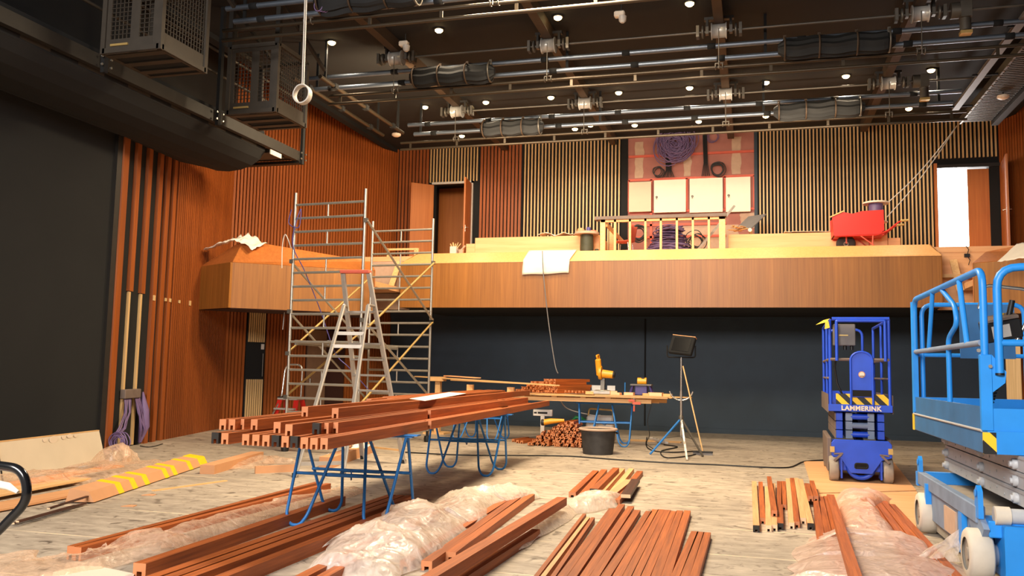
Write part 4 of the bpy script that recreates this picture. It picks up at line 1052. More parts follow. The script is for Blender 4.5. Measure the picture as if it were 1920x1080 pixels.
# heap of offcuts on the floor below
pc = PZ(1040, 838)
n_heap = 0
for r, n in enumerate((15, 14, 13, 11, 9, 7, 5, 3)):
    for k in range(n):
        x = pc.x+0.02+(k-(n-1)/2)*0.078+random.uniform(-.02, .02)+0.03*r
        y = pc.y+0.05+0.035*r+random.uniform(-.08, .06)
        A = Vector((x, y, 0.034+0.060*r+random.uniform(0, .008)))
        short_piece(A, (random.uniform(-.16, .16), 1, random.uniform(-.015, .03)), random.uniform(0.4, 0.8), random.choice((0.001, PI, PI/2, PI/4, -PI/2, 0.5)), 'timber', 'short grooved offcut in the heap on the floor under the work table', 'offcut heap under the work table', 0.055, 0.058)
for k, (px, py) in enumerate([(962, 829), (970, 831), (978, 832)]):
    q = PZ(px, py); short_piece((q.x, q.y, 0.034), (0.2, 1, 0), 0.7, 0.001, 'timber', 'grooved timber on the floor left of the offcut heap, %s of three' % ORD[k], 'timbers beside the offcut heap', 0.06, 0.06)
# yellow box tool on the heap, level, vacuum
q = PY(1018, 792, pc.y+0.15)
t = thing('power_tool', 'yellow and black power tool lying on the offcut heap', 'power tool', q)
MB().tube([q, q+Vector((0.16, 0.02, 0.03)), q+Vector((0.42, 0.05, 0.05))], [0.06, 0.055, 0.03], 10).build('tool_body', 'sawyellow', t)
MB().lathe([(0.06, -0.03), (0.065, 0), (0.06, 0.03)], q, 'x', 12).build('collar', 'blackrub', t)
q = PY(1018, 774, pc.y+0.6)
t = thing('spirit_level_box', 'pale grey flat box with dark slot standing on the heap', 'box', q)
MB().box(q, (0.40, 0.06, 0.13)).build('case', 'palecable', t, bevel=0.008)
MB().box(q+Vector((0, -0.032, 0)), (0.2, 0.01, 0.035)).box(q+Vector((-0.15, -0.032, 0)), (0.06, 0.01, 0.03)).build('slots', 'black', t)
MB().span((q.x-0.04, q.y-0.03, 0.2), (q.x+0.04, q.y+0.03, q.z-0.06)).build('foot', 'palecable', t)
q = PZ(1127, 828); q.y = 18.15; q.x = PY(1127, 800, 18.15).x; q.z = 0
EXT = q.copy()
t = thing('dust_extractor', 'grey and blue dust extractor under the right end of the work table', 'vacuum cleaner', q)
MB().box(q+Vector((0, 0, 0.22)), (0.58, 0.42, 0.40)).build('tank', 'white', t, bevel=0.03)
MB().box(q+Vector((0, 0, 0.49)), (0.56, 0.40, 0.13)).build('head', 'palecable', t, bevel=0.03)
MB().tube(rounded([q+Vector((-0.26, -0.1, 0.52)), q+Vector((-0.24, -0.1, 0.70)), q+Vector((0.26, -0.1, 0.68)), q+Vector((0.27, -0.1, 0.52))], 0.05), 0.018, 8).build('carry_handle', 'brace', t)
for s in (-1, 1): MB().lathe([(0.06, -0.02), (0.07, 0), (0.06, 0.02)], q+Vector((s*0.27, -0.12, 0.07)), 'x', 14).build('wheel', 'tyre_dark', t)
MB().tube([q+Vector((-0.30, -0.15, 0.44)), q+Vector((-0.38, -0.2, 0.50)), q+Vector((-0.50, -0.22, 0.52)), q+Vector((-0.56, -0.22, 0.46)), q+Vector((-0.50, -0.24, 0.36))], 0.035, 10).build('hose', 'green', t)
# bucket
q = PZ(1121, 851)
t = thing('mortar_tub', 'round black dusty tub with pale rim on the floor before the work table', 'tub', q)
R_ = 0.335
MB().lathe([(R_*0.80, 0.0), (R_*0.84, 0.10), (R_*0.93, 0.40), (R_*0.95, 0.44), (R_*0.9, 0.44), (R_*0.8, 0.08), (0.01, 0.06)], q, 'z', 36).build('tub_body', 'dustbucket', t)
MB().tube([q+Vector((R_*1.0*math.cos(a), R_*1.0*math.sin(a), 0.445)) for a in [2*PI*i/36 for i in range(36)]], 0.022, 8, closed=True).build('rim', 'compound', t)
for s in (-1, 1): MB().tube(arc(q+Vector((s*R_*0.96, 0, 0.40)), 0.06, 0, PI, 8, (0, 1, 0), (s*0.6, 0, -0.4)), 0.012, 6).build('handle', 'blackrub', t)
# mitre saw
q = PY(1130, 728, 17.45); q.z = 1.021
t = thing('mitre_saw', 'yellow mitre saw with its head raised on the work table', 'saw', q)
MB().box(q+Vector((0, 0, 0.04)), (0.46, 0.30, 0.07)).lathe([(0.16, 0.075), (0.16, 0.09), (0.12, 0.095)], q, 'z', 24).build('base', 'alu', t, bevel=0.01)
MB().box(q+Vector((-0.15, 0.1, 0.13)), (0.18, 0.03, 0.1)).box(q+Vector((0.16, 0.1, 0.13)), (0.16, 0.03, 0.1)).build('fence', 'alu', t)
MB().bar(q+Vector((-0.02, 0.12, 0.08)), q+Vector((-0.02, 0.15, 0.34)), 0.09, 0.08, up=(1, 0, 0)).build('pivot_arm', 'steel', t)
MB().lathe([(0.135, -0.03), (0.14, 0), (0.135, 0.03)], q+Vector((-0.06, 0.06, 0.44)), 'x', 24).build('blade_guard', 'sawyellow', t)
MB().bar(q+Vector((-0.08, 0.06, 0.38)), q+Vector((-0.10, -0.02, 0.72)), 0.10, 0.11, up=(1, 0, 0)).build('saw_head', 'sawyellow', t, bevel=0.02)
mo = MB().tube([q+Vector((-0.02, 0.06, 0.42)), q+Vector((0.20, 0.06, 0.40))], [0.085, 0.075], 16).build('motor', 'sawyellow', t)
MB().tube([q+Vector((0.20, 0.06, 0.40)), q+Vector((0.235, 0.06, 0.40))], [0.07, 0.06], 16).build('motor_cap', 'blackrub', mo)
MB().tube(rounded([q+Vector((-0.1, -0.02, 0.70)), q+Vector((-0.12, -0.08, 0.78)), q+Vector((-0.1, 0.08, 0.80)), q+Vector((-0.09, 0.08, 0.62))], 0.03), 0.02, 8).build('grip', 'sawyellow', t)
# table saw / router table
q = PY(1203, 730, 17.6); q.z = 1.021
t = thing('site_saw', 'small dark blue bench saw with yellow motor on the work table', 'saw', q)
MB().box(q+Vector((0, 0, 0.21)), (0.42, 0.3, 0.03)).build('saw_table', 'plastic_grey', t)
MB().box(q+Vector((0, 0, 0.10)), (0.24, 0.22, 0.19)).build('housing', 'bluecable', t, bevel=0.01)
for sx in (-1, 1):
    for sy in (-1, 1): MB().bar(q+Vector((sx*0.24, sy*0.14, 0)), q+Vector((sx*0.17, sy*0.1, 0.2)), 0.025, 0.025).build('leg', 'bluecable', t)
MB().tube([q+Vector((-0.08, 0, 0.28)), q+Vector((0.10, 0, 0.28))], 0.075, 14).build('motor', 'sawyellow', t)
MB().box(q+Vector((0.03, 0, 0.33)), (0.07, 0.1, 0.06)).build('top_handle', 'blackrub', t, bevel=0.01)
MB().tube([q+Vector((-0.33, -0.05, 0)), q+Vector((-0.33, -0.05, 0.25))], 0.012, 8).build('guide_rod', 'trestle', t)
# offcuts on the table right end
for k, (px, w, h, l_) in enumerate([(1180, 0.2, 0.06, 0.1), (1212, 0.15, 0.05, 0.12), (1230, 0.28, 0.07, 0.14), (1252, 0.16, 0.05, 0.12), (1160, 0.1, 0.05, 0.08), (1105, 0.16, 0.06, 0.1), (1150, 0.14, 0.08, 0.09)]):
    q = PY(px, 735, 17.32); z = 1.021
    o = MB().box((q.x, 17.32, z+h/2), (w, l_, h), Matrix.Rotation(random.uniform(-.5, .5), 3, 'Z')).build('wood_block', 'pine_x' if k % 2 else 'timber_pale', base=(q.x, 17.32, z), bevel=0.003)
    tag(o, 'loose wood block on the front edge of the work table, %s from the left' % {1105: 'first', 1150: 'second', 1160: 'third', 1180: 'fourth', 1212: 'fifth', 1230: 'sixth', 1252: 'seventh'}[px], 'wood block', 'wood blocks on the work table')
# clamp under the edge
q = PY(1189, 756, 17.18)
t = thing('bar_clamp', 'small red clamp hanging under the table edge', 'clamp', q)
MB().box(q+Vector((0, 0, 0.02)), (0.03, 0.02, 0.16)).build('bar', 'steel', t)
MB().box(q+Vector((-0.05, 0, 0.05)), (0.12, 0.03, 0.04)).box(q+Vector((0.05, 0, 0.0)), (0.16, 0.03, 0.05)).build('jaw', 'redframe', t)
MB().tube([q+Vector((0.0, 0, -0.05)), q+Vector((0.0, 0, -0.16))], 0.018, 8).build('screw_handle', 'redframe', t)
# ---- tripod floodlight
q = PZ(1277, 850); 
t = thing('tripod_floodlight', 'dark square floodlight on a chrome tripod stand before the black wall', 'work light', (q.x, q.y, 0))
top = Vector((q.x, q.y, 0)); HZ = 1.78
MB().tube([top+Vector((0, 0, 0.30)), top+Vector((0, 0, 1.15))], 0.022, 10).tube([top+Vector((0, 0, 1.1)), top+Vector((0, 0, HZ))], 0.017, 10).build('pole', 'chrome', t)
for k, (px, py) in enumerate([(1219, 853), (1288, 864), (1318, 857)]):
    f = PZ(px, py); MB().bar(top+Vector((0, 0, 0.62))+(f-top)*0.04, f+Vector((0, 0, 0.015)), 0.035, 0.02).build('leg', ['trestle', 'chrome', 'steel'][k], t)
    MB().bar(top+Vector((0, 0, 0.32)), top+(f-top)*0.55+Vector((0, 0, 0.29)), 0.018, 0.01).build('leg_strut', 'steel', t)
MB().lathe([(0.04, 0.55), (0.045, 0.56), (0.045, 0.68), (0.03, 0.70)], top, 'z', 12).build('hub', 'steel', t)
MB().tube(arc(top+Vector((0, 0, 1.20)), 0.22, PI*1.08, PI*1.92, 14, (1, 0, 0), (0, 0, 1)), 0.014, 8).build('cable_hook', 'chrome', t)
ub = MB().tube(rounded([top+Vector((-0.26, 0, HZ+0.22)), top+Vector((-0.26, 0, HZ)), top+Vector((0.26, 0, HZ)), top+Vector((0.26, 0, HZ+0.22))], 0.05), 0.014, 8).build('bracket', 'black', t)
mr = Matrix.Rotation(math.radians(-16), 3, 'Z') @ Matrix.Rotation(math.radians(-24), 3, 'X') @ Matrix.Rotation(math.radians(7), 3, 'Y')
lc = top+Vector((0.02, -0.02, HZ+0.22))
lh = MB().box(lc, (0.46, 0.09, 0.36), mr).build('lamp_head', 'black', t, bevel=0.012)
MB().box(lc+mr @ Vector((0, -0.048, 0)), (0.34, 0.008, 0.27), mr).build('glass', 'lens', lh)
MB().box(lc+mr @ Vector((0, 0.0, 0.186)), (0.46, 0.085, 0.012), mr).build('dusty_top', 'cardboard', lh)
# ---- broom leaning on it
a = PZ(1318, 853); b2 = top+Vector((0.035, -0.03, 1.62))
t = thing('broom', 'broom with wooden stick leaning on the tripod floodlight', 'broom', a)
MB().tube([a+Vector((0, 0, 0.05)), b2], 0.013, 8).build('stick', 'pine', t)
MB().box(a+Vector((0, -0.02, 0.055)), (0.36, 0.07, 0.03)).build('head', 'blackrub', t, bevel=0.008)
MB().box(a+Vector((0, -0.02, 0.02)), (0.35, 0.06, 0.04)).build('bristles', 'plastic_grey', t)
# ---- socket strip and cables
a = PZ(1221, 826); b2 = PZ(1250, 835)
t = thing('socket_strip', 'pale multi socket strip lying on a board by the tripod', 'socket strip', (a+b2)/2)
d_ = (b2-a).normalized(); m_ = Matrix((d_, Vector((-d_.y, d_.x, 0)), Vector((0, 0, 1)))).transposed()
MB().box((a+b2)/2+Vector((0, 0, 0.05)), ((b2-a).length, 0.07, 0.05), m_).build('strip', 'palecable', t, bevel=0.005)
mb = MB()
for k in range(4): mb.lathe([(0.022, 0.075), (0.022, 0.078)], a.lerp(b2, 0.15+0.22*k), 'z', 12)
mb.build('sockets', 'black', t)
o = MB().box((a+b2)/2+Vector((-0.1, 0.25, 0.012)), (1.1, 0.30, 0.02)).build('plank', 'pine_x', base=(a+b2)/2); tag(o, 'pale board lying flat on the floor behind the socket strip', 'board')
def cable(label, pts, r=0.008, mat='blackrub', cat='cable', group=None, sub=10):
    pts = [Vector(p) for p in pts]; out = []
    for i in range(len(pts)-1):
        p0 = pts[max(i-1, 0)]; p1 = pts[i]; p2 = pts[i+1]; p3 = pts[min(i+2, len(pts)-1)]
        for k in range(sub):
            s = k/sub; out.append(0.5*((2*p1)+(p2-p0)*s+(2*p0-5*p1+4*p2-p3)*s*s+(3*p1-p0-3*p2+p3)*s**3))
    out.append(pts[-1])
    c = sum(pts, Vector())/len(pts)
    o = MB().tube(out, r, 6).build('cable', mat, base=c); return tag(o, label, cat, group)
zc = 0.012
cable('thin black cable running across the floor in front of the trestles to the lift', [PZ(x, y, zc) for x, y in [(760, 848), (860, 853), (960, 854), (1060, 855), (1160, 862), (1260, 868), (1355, 872), (1430, 876), (1480, 876), (1510, 865), (1560, 862)]], 0.012)
cable('tangle of black cable on the floor by the tripod feet', [PZ(x, y, 0.014) for x, y in [(1213, 820), (1212, 836), (1225, 845), (1260, 848), (1310, 846), (1295, 854), (1250, 858), (1240, 846), (1270, 838), (1245, 834)]], 0.012)
cable('thin black cable hanging from the table edge to the floor', [PY(1222, 756, 17.25), PY(1214, 790, 17.25), PY(1218, 815, 17.3), PZ(1212, 832, 0.02), PZ(1226, 842, 0.012)], 0.008)
cable('pale cable dropping from the balcony sheet to the table pile', [PY(1016, 470, 18.85)+Vector((0, .05, 0)), PY(1019, 515, 18.82), PY(1028, 600, 18.7), PY(1040, 680, 18.4), PY(1046, 700, 18.2)], 0.012, 'plastic_grey')
cable('pale cable sagging from the table pile to the dust extractor', [Vector((PY(1046, 735, 17.95).x, 17.95, 1.0)), PY(1062, 765, 18.2), EXT+Vector((-0.2, -0.1, 0.568)), EXT+Vector((0.0, -0.1, 0.568))], 0.012, 'palecable')
# ================================================================== SCAFFOLD TOWER
nl = PY(547, 550, 13.47); nr = PY(679, 550, 13.36); fl = PY(694, 575, 16.55); fr = PY(808, 575, 16.45)
t = thing('scaffold_tower', 'tall aluminium scaffold tower with diagonal braces at the left', 'scaffold', ((nl.x+fr.x)/2, 15, 0))
ztop = PY(553, 362, 13.47).z; ztf = PY(812, 410, 16.45).z
def ladder_frame(a, b, zt):
    a = Vector((a.x, a.y, 0)); b = Vector((b.x, b.y, 0)); up = Vector((0, 0, 1))
    for p in (a, b):
        MB().tube([p+up*0.10, p+up*zt], 0.026, 10).build('upright', 'alu', t)
        MB().lathe([(0.03, 0.0), (0.03, 0.1)], (p.x, p.y, 0.12), 'z', 10).lathe([(0.06, 0), (0.07, 0.06), (0.06, 0.12)], p, 'z', 14).build('castor', 'blackrub', t)
    z = zt-0.22; k = 0
    while z > 0.3:
        MB().tube([a+up*z, b+up*z], 0.022, 8).build('rung', 'alu', t)
        if k % 2 == 0 and z > 0.6:
            m = a.lerp(b, 0.48); MB().tube([m+up*z, m+up*(z-0.24)], 0.016, 6).build('spacer', 'alu', t)
        z -= 0.243; k += 1
    return a, b
na, nb = ladder_frame(nl, nr, ztop); fa, fb = ladder_frame(fl, fr, ztf)
def brace(pn, near, pf, far, mat):
    a = PY(pn[0], pn[1], near.y); b = PY(pf[0], pf[1], far.y); a.x = near.x; b.x = far.x
    s = 0.045 if near is nb else -0.045
    a.x += s; b.x += s
    MB().tube([a, b], 0.021, 8).build('brace', mat, t)
    for q in (a, b): MB().box(q-Vector((s*0.5, 0, 0)), (0.07, 0.07, 0.07)).build('brace_hook', 'steel', t)
brace((686, 413), nb, (801, 600), fb, 'alu'); brace((680, 622), nb, (799, 493), fb, 'brace')
brace((676, 600), nb, (795, 745), fb, 'alu'); brace((674, 757), nb, (801, 604), fb, 'brace')
brace((555, 490), na, (697, 650), fa, 'alu'); brace((569, 663), na, (698, 522), fa, 'brace')
brace((553, 584), na, (690, 745), fa, 'alu'); brace((565, 745), na, (697, 612), fa, 'brace')
zp = PY(795, 650, 16.45).z
MB().span((na.x+0.10, na.y+0.05, zp-0.05), (na.x+0.75, fb.y-0.05, zp)).build('platform', 'alu_matt', t)
for x in (na.x+0.12, na.x+0.75): MB().bar((x, na.y, zp-0.03), (x, fb.y, zp-0.03), 0.04, 0.09).build('platform_beam', 'alu', t)
up = Vector((0, 0, 1))
o = cable('blue-violet cable looped on the left scaffold post and hanging down inside', [na+up*(ztop-0.3)+Vector((-0.06, -0.03, 0)), na+up*(ztop-0.55)+Vector((-0.1, -.03, 0)), na+up*(ztop-0.62)+Vector((0.1, -.03, 0)), na+up*(ztop-0.3)+Vector((0.12, -.03, 0)), na+up*(ztop-0.9)+Vector((0, -.05, 0)), PY(572, 510, 13.6), PY(600, 580, 13.8), PY(628, 660, 14.0), PY(655, 690, 14.1), PY(690, 730, 14.3)], 0.009, 'bluecable')
cable('short pale cable end hooked over the left scaffold post', [na+up*(ztop-1.0)+Vector((-0.03, -.03, 0)), na+up*(ztop-0.75)+Vector((-0.16, -.03, 0)), na+up*(ztop-0.95)+Vector((-0.21, -.03, 0)), na+up*(ztop-1.35)+Vector((-0.2, -.03, 0))], 0.009, 'palecable')
cable('pale rope end hanging from the soffit left of the scaffold', [PY(534, 572, 16.6), PY(532, 600, 16.6), PY(530, 618, 16.6)], 0.010, 'palecable')

# ================================================================== STEPLADDERS
bl, br_, cl, cr = PZ(553, 895), PZ(643, 892), PZ(680, 861), PZ(757, 869)
Yt = (bl.y+br_.y+cl.y+cr.y)/4
tl = PY(643, 512, Yt+0.1); tr_ = PY(691, 512, Yt+0.1); hl = PY(645, 572, Yt); hr = PY(690, 572, Yt)
t = thing('stepladder', 'tall grey aluminium stepladder with a pink top standing behind the timber stack', 'ladder', (bl+br_+cl+cr)/4)
w1 = Vector((cr-cl)).normalized()
for a, b in ((tl, cl), (tr_, cr)): MB().bar(a, b, 0.03, 0.085, up=w1).build('climbing_rail', 'alu_matt', t, bevel=0.004)
for a, b in ((hl, bl), (hr, br_)): MB().bar(a, b, 0.028, 0.06, up=w1).build('support_rail', 'alu_matt', t, bevel=0.004)
for k in range(9):
    s = 0.20+0.083*k
    a, b = tl.lerp(cl, s), tr_.lerp(cr, s); MB().bar(a, b, 0.075, 0.03).build('step', 'alu_matt', t)
for s in (0.18, 0.26, 0.62, 0.93):
    a, b = hl.lerp(bl, s), hr.lerp(br_, s); MB().bar(a, b, 0.03, 0.05).build('crossbar', 'alu_matt', t)
MB().bar(tl+Vector((-0.03, 0, 0.02)), tr_+Vector((0.03, 0, 0.02)), 0.11, 0.05).build('top_cap', 'redframe', t, bevel=0.008)
for h, s in ((hl, tl.lerp(cl, 0.17)), (hr, tr_.lerp(cr, 0.17))): MB().tube([h, s], 0.02, 8).build('hinge', 'alu', t)
for q in (bl, br_, cl, cr): MB().box(q+Vector((0, 0, 0.03)), (0.05, 0.08, 0.06)).build('foot', 'blackrub', t)
a, b = hl.lerp(bl, 0.63), tl.lerp(cl, 0.75); c, d = hr.lerp(br_, 0.63), tr_.lerp(cr, 0.72)
MB().tube([a, a.lerp(b, 0.5)-Vector((0, 0, 0.12)), b], 0.008, 6).build('spreader_cord', 'redcable', t)
MB().tube([c, c.lerp(d, 0.5)-Vector((0, 0, 0.12)), d], 0.008, 6).build('spreader_cord', 'redcable', t)
# red step stool with hoop
q = PY(545, 742, 14.5); q.z = 0
t = thing('step_stool', 'red step stool with a chrome safety hoop behind the left end of the timber stack', 'step ladder', q)
H = 0.84
for sx in (-1, 1):
    MB().bar(q+Vector((sx*0.17, -0.08, H)), q+Vector((sx*0.24, -0.38, 0.01)), 0.03, 0.09, up=(1, 0, 0)).build('front_leg', 'redstep', t)
    MB().bar(q+Vector((sx*0.17, 0.12, H)), q+Vector((sx*0.26, 0.42, 0.01)), 0.03, 0.09, up=(1, 0, 0)).build('rear_leg', 'redstep', t)
MB().box(q+Vector((0, 0.02, H+0.02)), (0.42, 0.28, 0.035)).build('platform', 'alu_matt', t, bevel=0.006)
for z, y in ((0.68, -0.18), (0.44, -0.25), (0.2, -0.33)): MB().box(q+Vector((0, y, z)), (0.42, 0.11, 0.03)).build('step', 'alu_matt', t)
for sx in (-1, 1): MB().box(q+Vector((sx*0.18, 0.02, H+0.045)), (0.07, 0.26, 0.03)).build('corner_cap', 'blackrub', t)
MB().tube(rounded([q+Vector((-0.20, -0.30, 0.55)), q+Vector((-0.18, -0.02, H+0.02)), q+Vector((-0.18, 0.08, 1.50)), q+Vector((0.18, 0.08, 1.50)), q+Vector((0.18, 0.06, H+0.02))], 0.14, 8), 0.018, 8).build('hoop', 'chrome', t)
# ================================================================== SMALL DARK BLUE SCISSOR LIFT
R0 = Vector((1.00, 13.10, 0)); RZ = -0.035
t = thing('scissor_lift', 'small dark blue scissor lift with hazard striped platform on plywood sheets', 'scissor lift', R0+Vector((0.42, 1.2, 0)), RZ)
mw = Matrix.Translation(R0) @ Matrix.Rotation(RZ, 4, 'Z')
class LB_(MB):
    def build(s, name, mat, parent=None, **k):
        s.v = [mw @ p for p in s.v]; return MB.build(s, name, mat, parent, **k)
W, L = 0.84, 2.40
# chassis
LB_().span((0.05, 0.10, 0.16), (W-0.05, L, 0.44)).build('chassis', 'dblue', t, bevel=0.01)
LB_().prism([(0.03, 0, 0.55), (0.03, 0, 0.37), (0.16, 0, 0.33), (0.28, 0, 0.14), (0.56, 0, 0.14), (0.69, 0, 0.33), (0.82, 0, 0.37), (0.82, 0, 0.55), (0.78, 0, 0.60), (0.07, 0, 0.60)], (0, 0.05, 0)).build('front_panel', 'dblue', t, bevel=0.006)
LB_().tube(rounded([(0.34, -0.004, 0.215), (0.5, -0.004, 0.215), (0.5, -0.004, 0.275), (0.34, -0.004, 0.275), (0.34, -0.004, 0.215)], 0.03), 0.014, 6).span((0.35, -0.006, 0.222), (0.49, 0.0, 0.268)).build('tie_slot', 'black', t)
for s in (0, 1):
    x = 0.04 if s == 0 else W-0.04
    LB_().span((x-0.03, -0.012, 0.42), (x+0.03, 0.0, 0.50)).build('lamp_pad', 'brace', t)
    LB_().bar((x+(-0.02 if s else 0.02), -0.02, 0.30), (x+(-0.12 if s else 0.12), -0.02, 0.40), 0.02, 0.03).bar((x+(-0.02 if s else 0.02), -0.02, 0.40), (x+(-0.14 if s else 0.14), -0.02, 0.41), 0.02, 0.02).build('bracket', 'dblue_dusty', t)
    for y in (0.17, 2.15):
        xw = 0.065 if s == 0 else W-0.065
        wh_ = LB_().lathe([(0.10, -0.065), (0.165, -0.063), (0.178, -0.045), (0.178, 0.045), (0.165, 0.063), (0.10, 0.065)], (xw, y, 0.178), 'x', 28, cap=False).build('wheel', 'tyre', t)
        LB_().lathe([(0.104, -0.05), (0.07, -0.052), (0.07, 0.052), (0.104, 0.05)], (xw, y, 0.178), 'x', 16).build('hub', 'tyre_dark', wh_)
    x2 = 0.16 if s == 0 else W-0.16
    LB_().span((x2-0.012, 0.02, 0.06), (x2+0.012, 0.30, 0.36)).build('wheel_bracket', 'dblue', t)
LB_().tube([(0.16, 0.2, 0.17), (W-0.16, 0.2, 0.17)], 0.06, 12).build('axle', 'steel', t)
LB_().tube(arc((W/2, 0.1, 0.24), 0.17, PI*1.02, PI*1.98, 12, (1, 0, 0), (0, 0, 1)), 0.035, 8).build('steering_yoke', 'dblue', t)
LB_().span((-0.015, 0.35, 0.12), (0.05, L-0.35, 0.60)).build('side_door', 'dblue_dusty', t, bevel=0.01)
LB_().span((W-0.05, 0.35, 0.12), (W+0.015, L-0.35, 0.60)).build('side_door', 'dblue_dusty', t, bevel=0.01)
# scissor stack
for k in range(3):
    z = 0.61+k*0.125
    for x0, x1, m_ in ((0.10, 0.19, 'dblue'), (0.23, 0.32, 'lblue_dusty'), (W-0.32, W-0.23, 'lblue_dusty'), (W-0.19, W-0.10, 'dblue')):
        LB_().span((x0, 0.12, z), (x1, L-0.1, z+0.115)).build('scissor_arm', m_, t, bevel=0.004)
    LB_().tube([(0.3, 0.16, z+0.06), (W-0.3, 0.16, z+0.06)], 0.042, 14).build('cross_tube', 'dblue' if k != 1 else 'lblue_dusty', t)
    LB_().span((0.085, 0.12, z+0.0), (0.10, L-0.1, z+0.11)).build('arm_plate', 'dblue_dusty', t)
LB_().bar((0.42, 0.3, 0.55), (0.36, 0.9, 0.9), 0.1, 0.1).build('hydraulic_ram', 'steel', t)
# platform
ZP = 0.995
LB_().span((0.0, 0.0, ZP), (W, L, ZP+0.10)).build('platform', 'dblue', t, bevel=0.005)
LB_().span((-0.012, 0.05, ZP-0.02), (0.0, L, ZP+0.24)).span((W, 0.05, ZP-0.02), (W+0.012, L, ZP+0.24)).build('side_kickplate', 'dblue_dusty', t)
LB_().span((0.10, 0.02, ZP+0.10), (W-0.03, 0.035, ZP+0.25)).build('hazard_kickplate', 'hazard', t)
LB_().span((0.02, L-0.03, ZP+0.10), (W-0.02, L-0.01, ZP+0.25)).build('rear_kickplate', 'dblue', t)
tube = lambda name, pts, r=0.02, m_='dblue', rd=0.0: LB_().tube(rounded(pts, rd) if rd else pts, r, 10).build(name, m_, t)
ZM, ZT = 1.73, 2.29
for x in (0.03, W-0.03):
    tube('post', [(x, 0.03, ZP+0.05), (x, 0.03, ZT)], 0.022); tube('post', [(x, L-0.03, ZP+0.05), (x, L-0.03, ZT)], 0.022)
    tube('post', [(x, 1.1, ZP+0.1), (x, 1.1, ZT)], 0.02)
    tube('side_top_rail', [(x, 0.03, ZT), (x, L-0.03, ZT)], 0.022, 'dblue'); tube('side_mid_rail', [(x, 0.03, ZM), (x, L-0.03, ZM)], 0.02, 'dblue_dusty')
    tube('side_low_rail', [(x, 0.03, 1.46), (x, L-0.03, 1.46)], 0.018, 'dblue_dusty')
tube('front_top_rail', [(0.12, 0.0, ZM-0.02), (0.12, 0.0, ZT-0.01), (W-0.08, 0.0, ZT-0.01), (W-0.08, 0.0, ZM-0.02)], 0.022, 'dblue', 0.02)
tube('front_top_rail', [(0.06, 0.02, ZT+0.02), (W-0.02, 0.02, ZT+0.02)], 0.026)
tube('front_mid_rail', [(0.03, 0.02, ZM), (W-0.03, 0.02, ZM)], 0.022, 'dblue_dusty')
tube('rear_hoop', [(0.12, L-0.05, ZP+0.1), (0.12, L-0.05, ZT-0.02), (W-0.20, L-0.05, ZT-0.02), (W-0.20, L-0.05, ZP+0.1)], 0.022, 'dblue', 0.12)
# rounded entry panel
pn = [(0.30, -0.01, ZP+0.10), (0.30, -0.01, 1.72)]+[(0.445-0.145*math.cos(a), -0.01, 1.72+0.12*math.sin(a)) for a in [PI*i/10 for i in range(1, 10)]]+[(0.59, -0.01, 1.72), (0.59, -0.01, ZP+0.10)]
ep = LB_().prism([(x, y, max(z, 1.20)) for x, y, z in pn], (0, 0.03, 0)).build('entry_panel', 'dblue', t, bevel=0.004)
LB_().tube(pn, 0.016, 8).build('panel_frame', 'dblue', ep)
LB_().span((0.32, -0.014, 1.21), (0.57, -0.008, 1.30)).build('black_band', 'black', ep)
LB_().lathe([(0.045, 0.0), (0.045, -0.004)], (0.445, -0.012, 1.52), 'y', 20).build('sticker_ring', 'cardboard', ep)
LB_().lathe([(0.034, 0.0), (0.034, -0.003)], (0.445, -0.017, 1.52), 'y', 20).build('sticker', 'white', ep)
LB_().span((0.42, -0.022, 1.495), (0.47, -0.019, 1.503)).build('sticker_bar', 'black', ep)
# control box
cb = LB_().span((0.08, 0.10, 1.93), (0.38, 0.28, 2.24)).build('control_box', 'plastic_grey', t, bevel=0.01)
LB_().span((0.16, 0.09, 2.07), (0.28, 0.10, 2.085)).build('box_label', 'brace', cb)
for x in (0.12, 0.24, 0.33): LB_().tube([(x, 0.17, 1.93), (x, 0.17, 1.87)], 0.025, 10).build('plug', 'blackrub', cb)
LB_().tube([(0.12, 0.17, 1.9), (0.10, 0.2, 1.6), (0.13, 0.2, 1.38), (0.24, 0.2, 1.12)], 0.014, 6).build('control_cable', 'blackrub', t)
# tape rag on the corner
LB_().prism([(-0.16, 0.0, 2.22), (-0.02, -0.02, 2.26), (0.03, -0.02, 2.31), (-0.05, 0.0, 2.29)], (0, 0.03, 0)).prism([(-0.04, -0.03, 2.16), (0.03, -0.03, 2.18), (0.01, -0.03, 2.28), (-0.03, -0.03, 2.26)], (0, 0.02, 0)).build('tape_rag', 'tape', t)
# lettering on the platform edge
cu = bpy.data.curves.new('lettering_curve', 'FONT'); cu.body = 'LAMMERINK'; cu.size = 0.090; cu.extrude = 0.002; cu.align_x = 'CENTER'; cu.space_character = 1.08; cu.offset = 0.0035
tmp = bpy.data.objects.new('tmp', cu); COL.objects.link(tmp)
bpy.context.view_layer.update()
me = bpy.data.meshes.new_from_object(tmp.evaluated_get(bpy.context.evaluated_depsgraph_get()))
bpy.data.objects.remove(tmp); bpy.data.curves.remove(cu)
mtx = root_matrix(t).inverted() @ mw @ Matrix.Translation((0.43, -0.004, ZP+0.020)) @ Matrix.Rotation(PI/2, 4, 'X')
me.transform(mtx); me.materials.clear(); me.materials.append(M['white'])
o = bpy.data.objects.new('lettering', me); COL.objects.link(o); o.parent = t
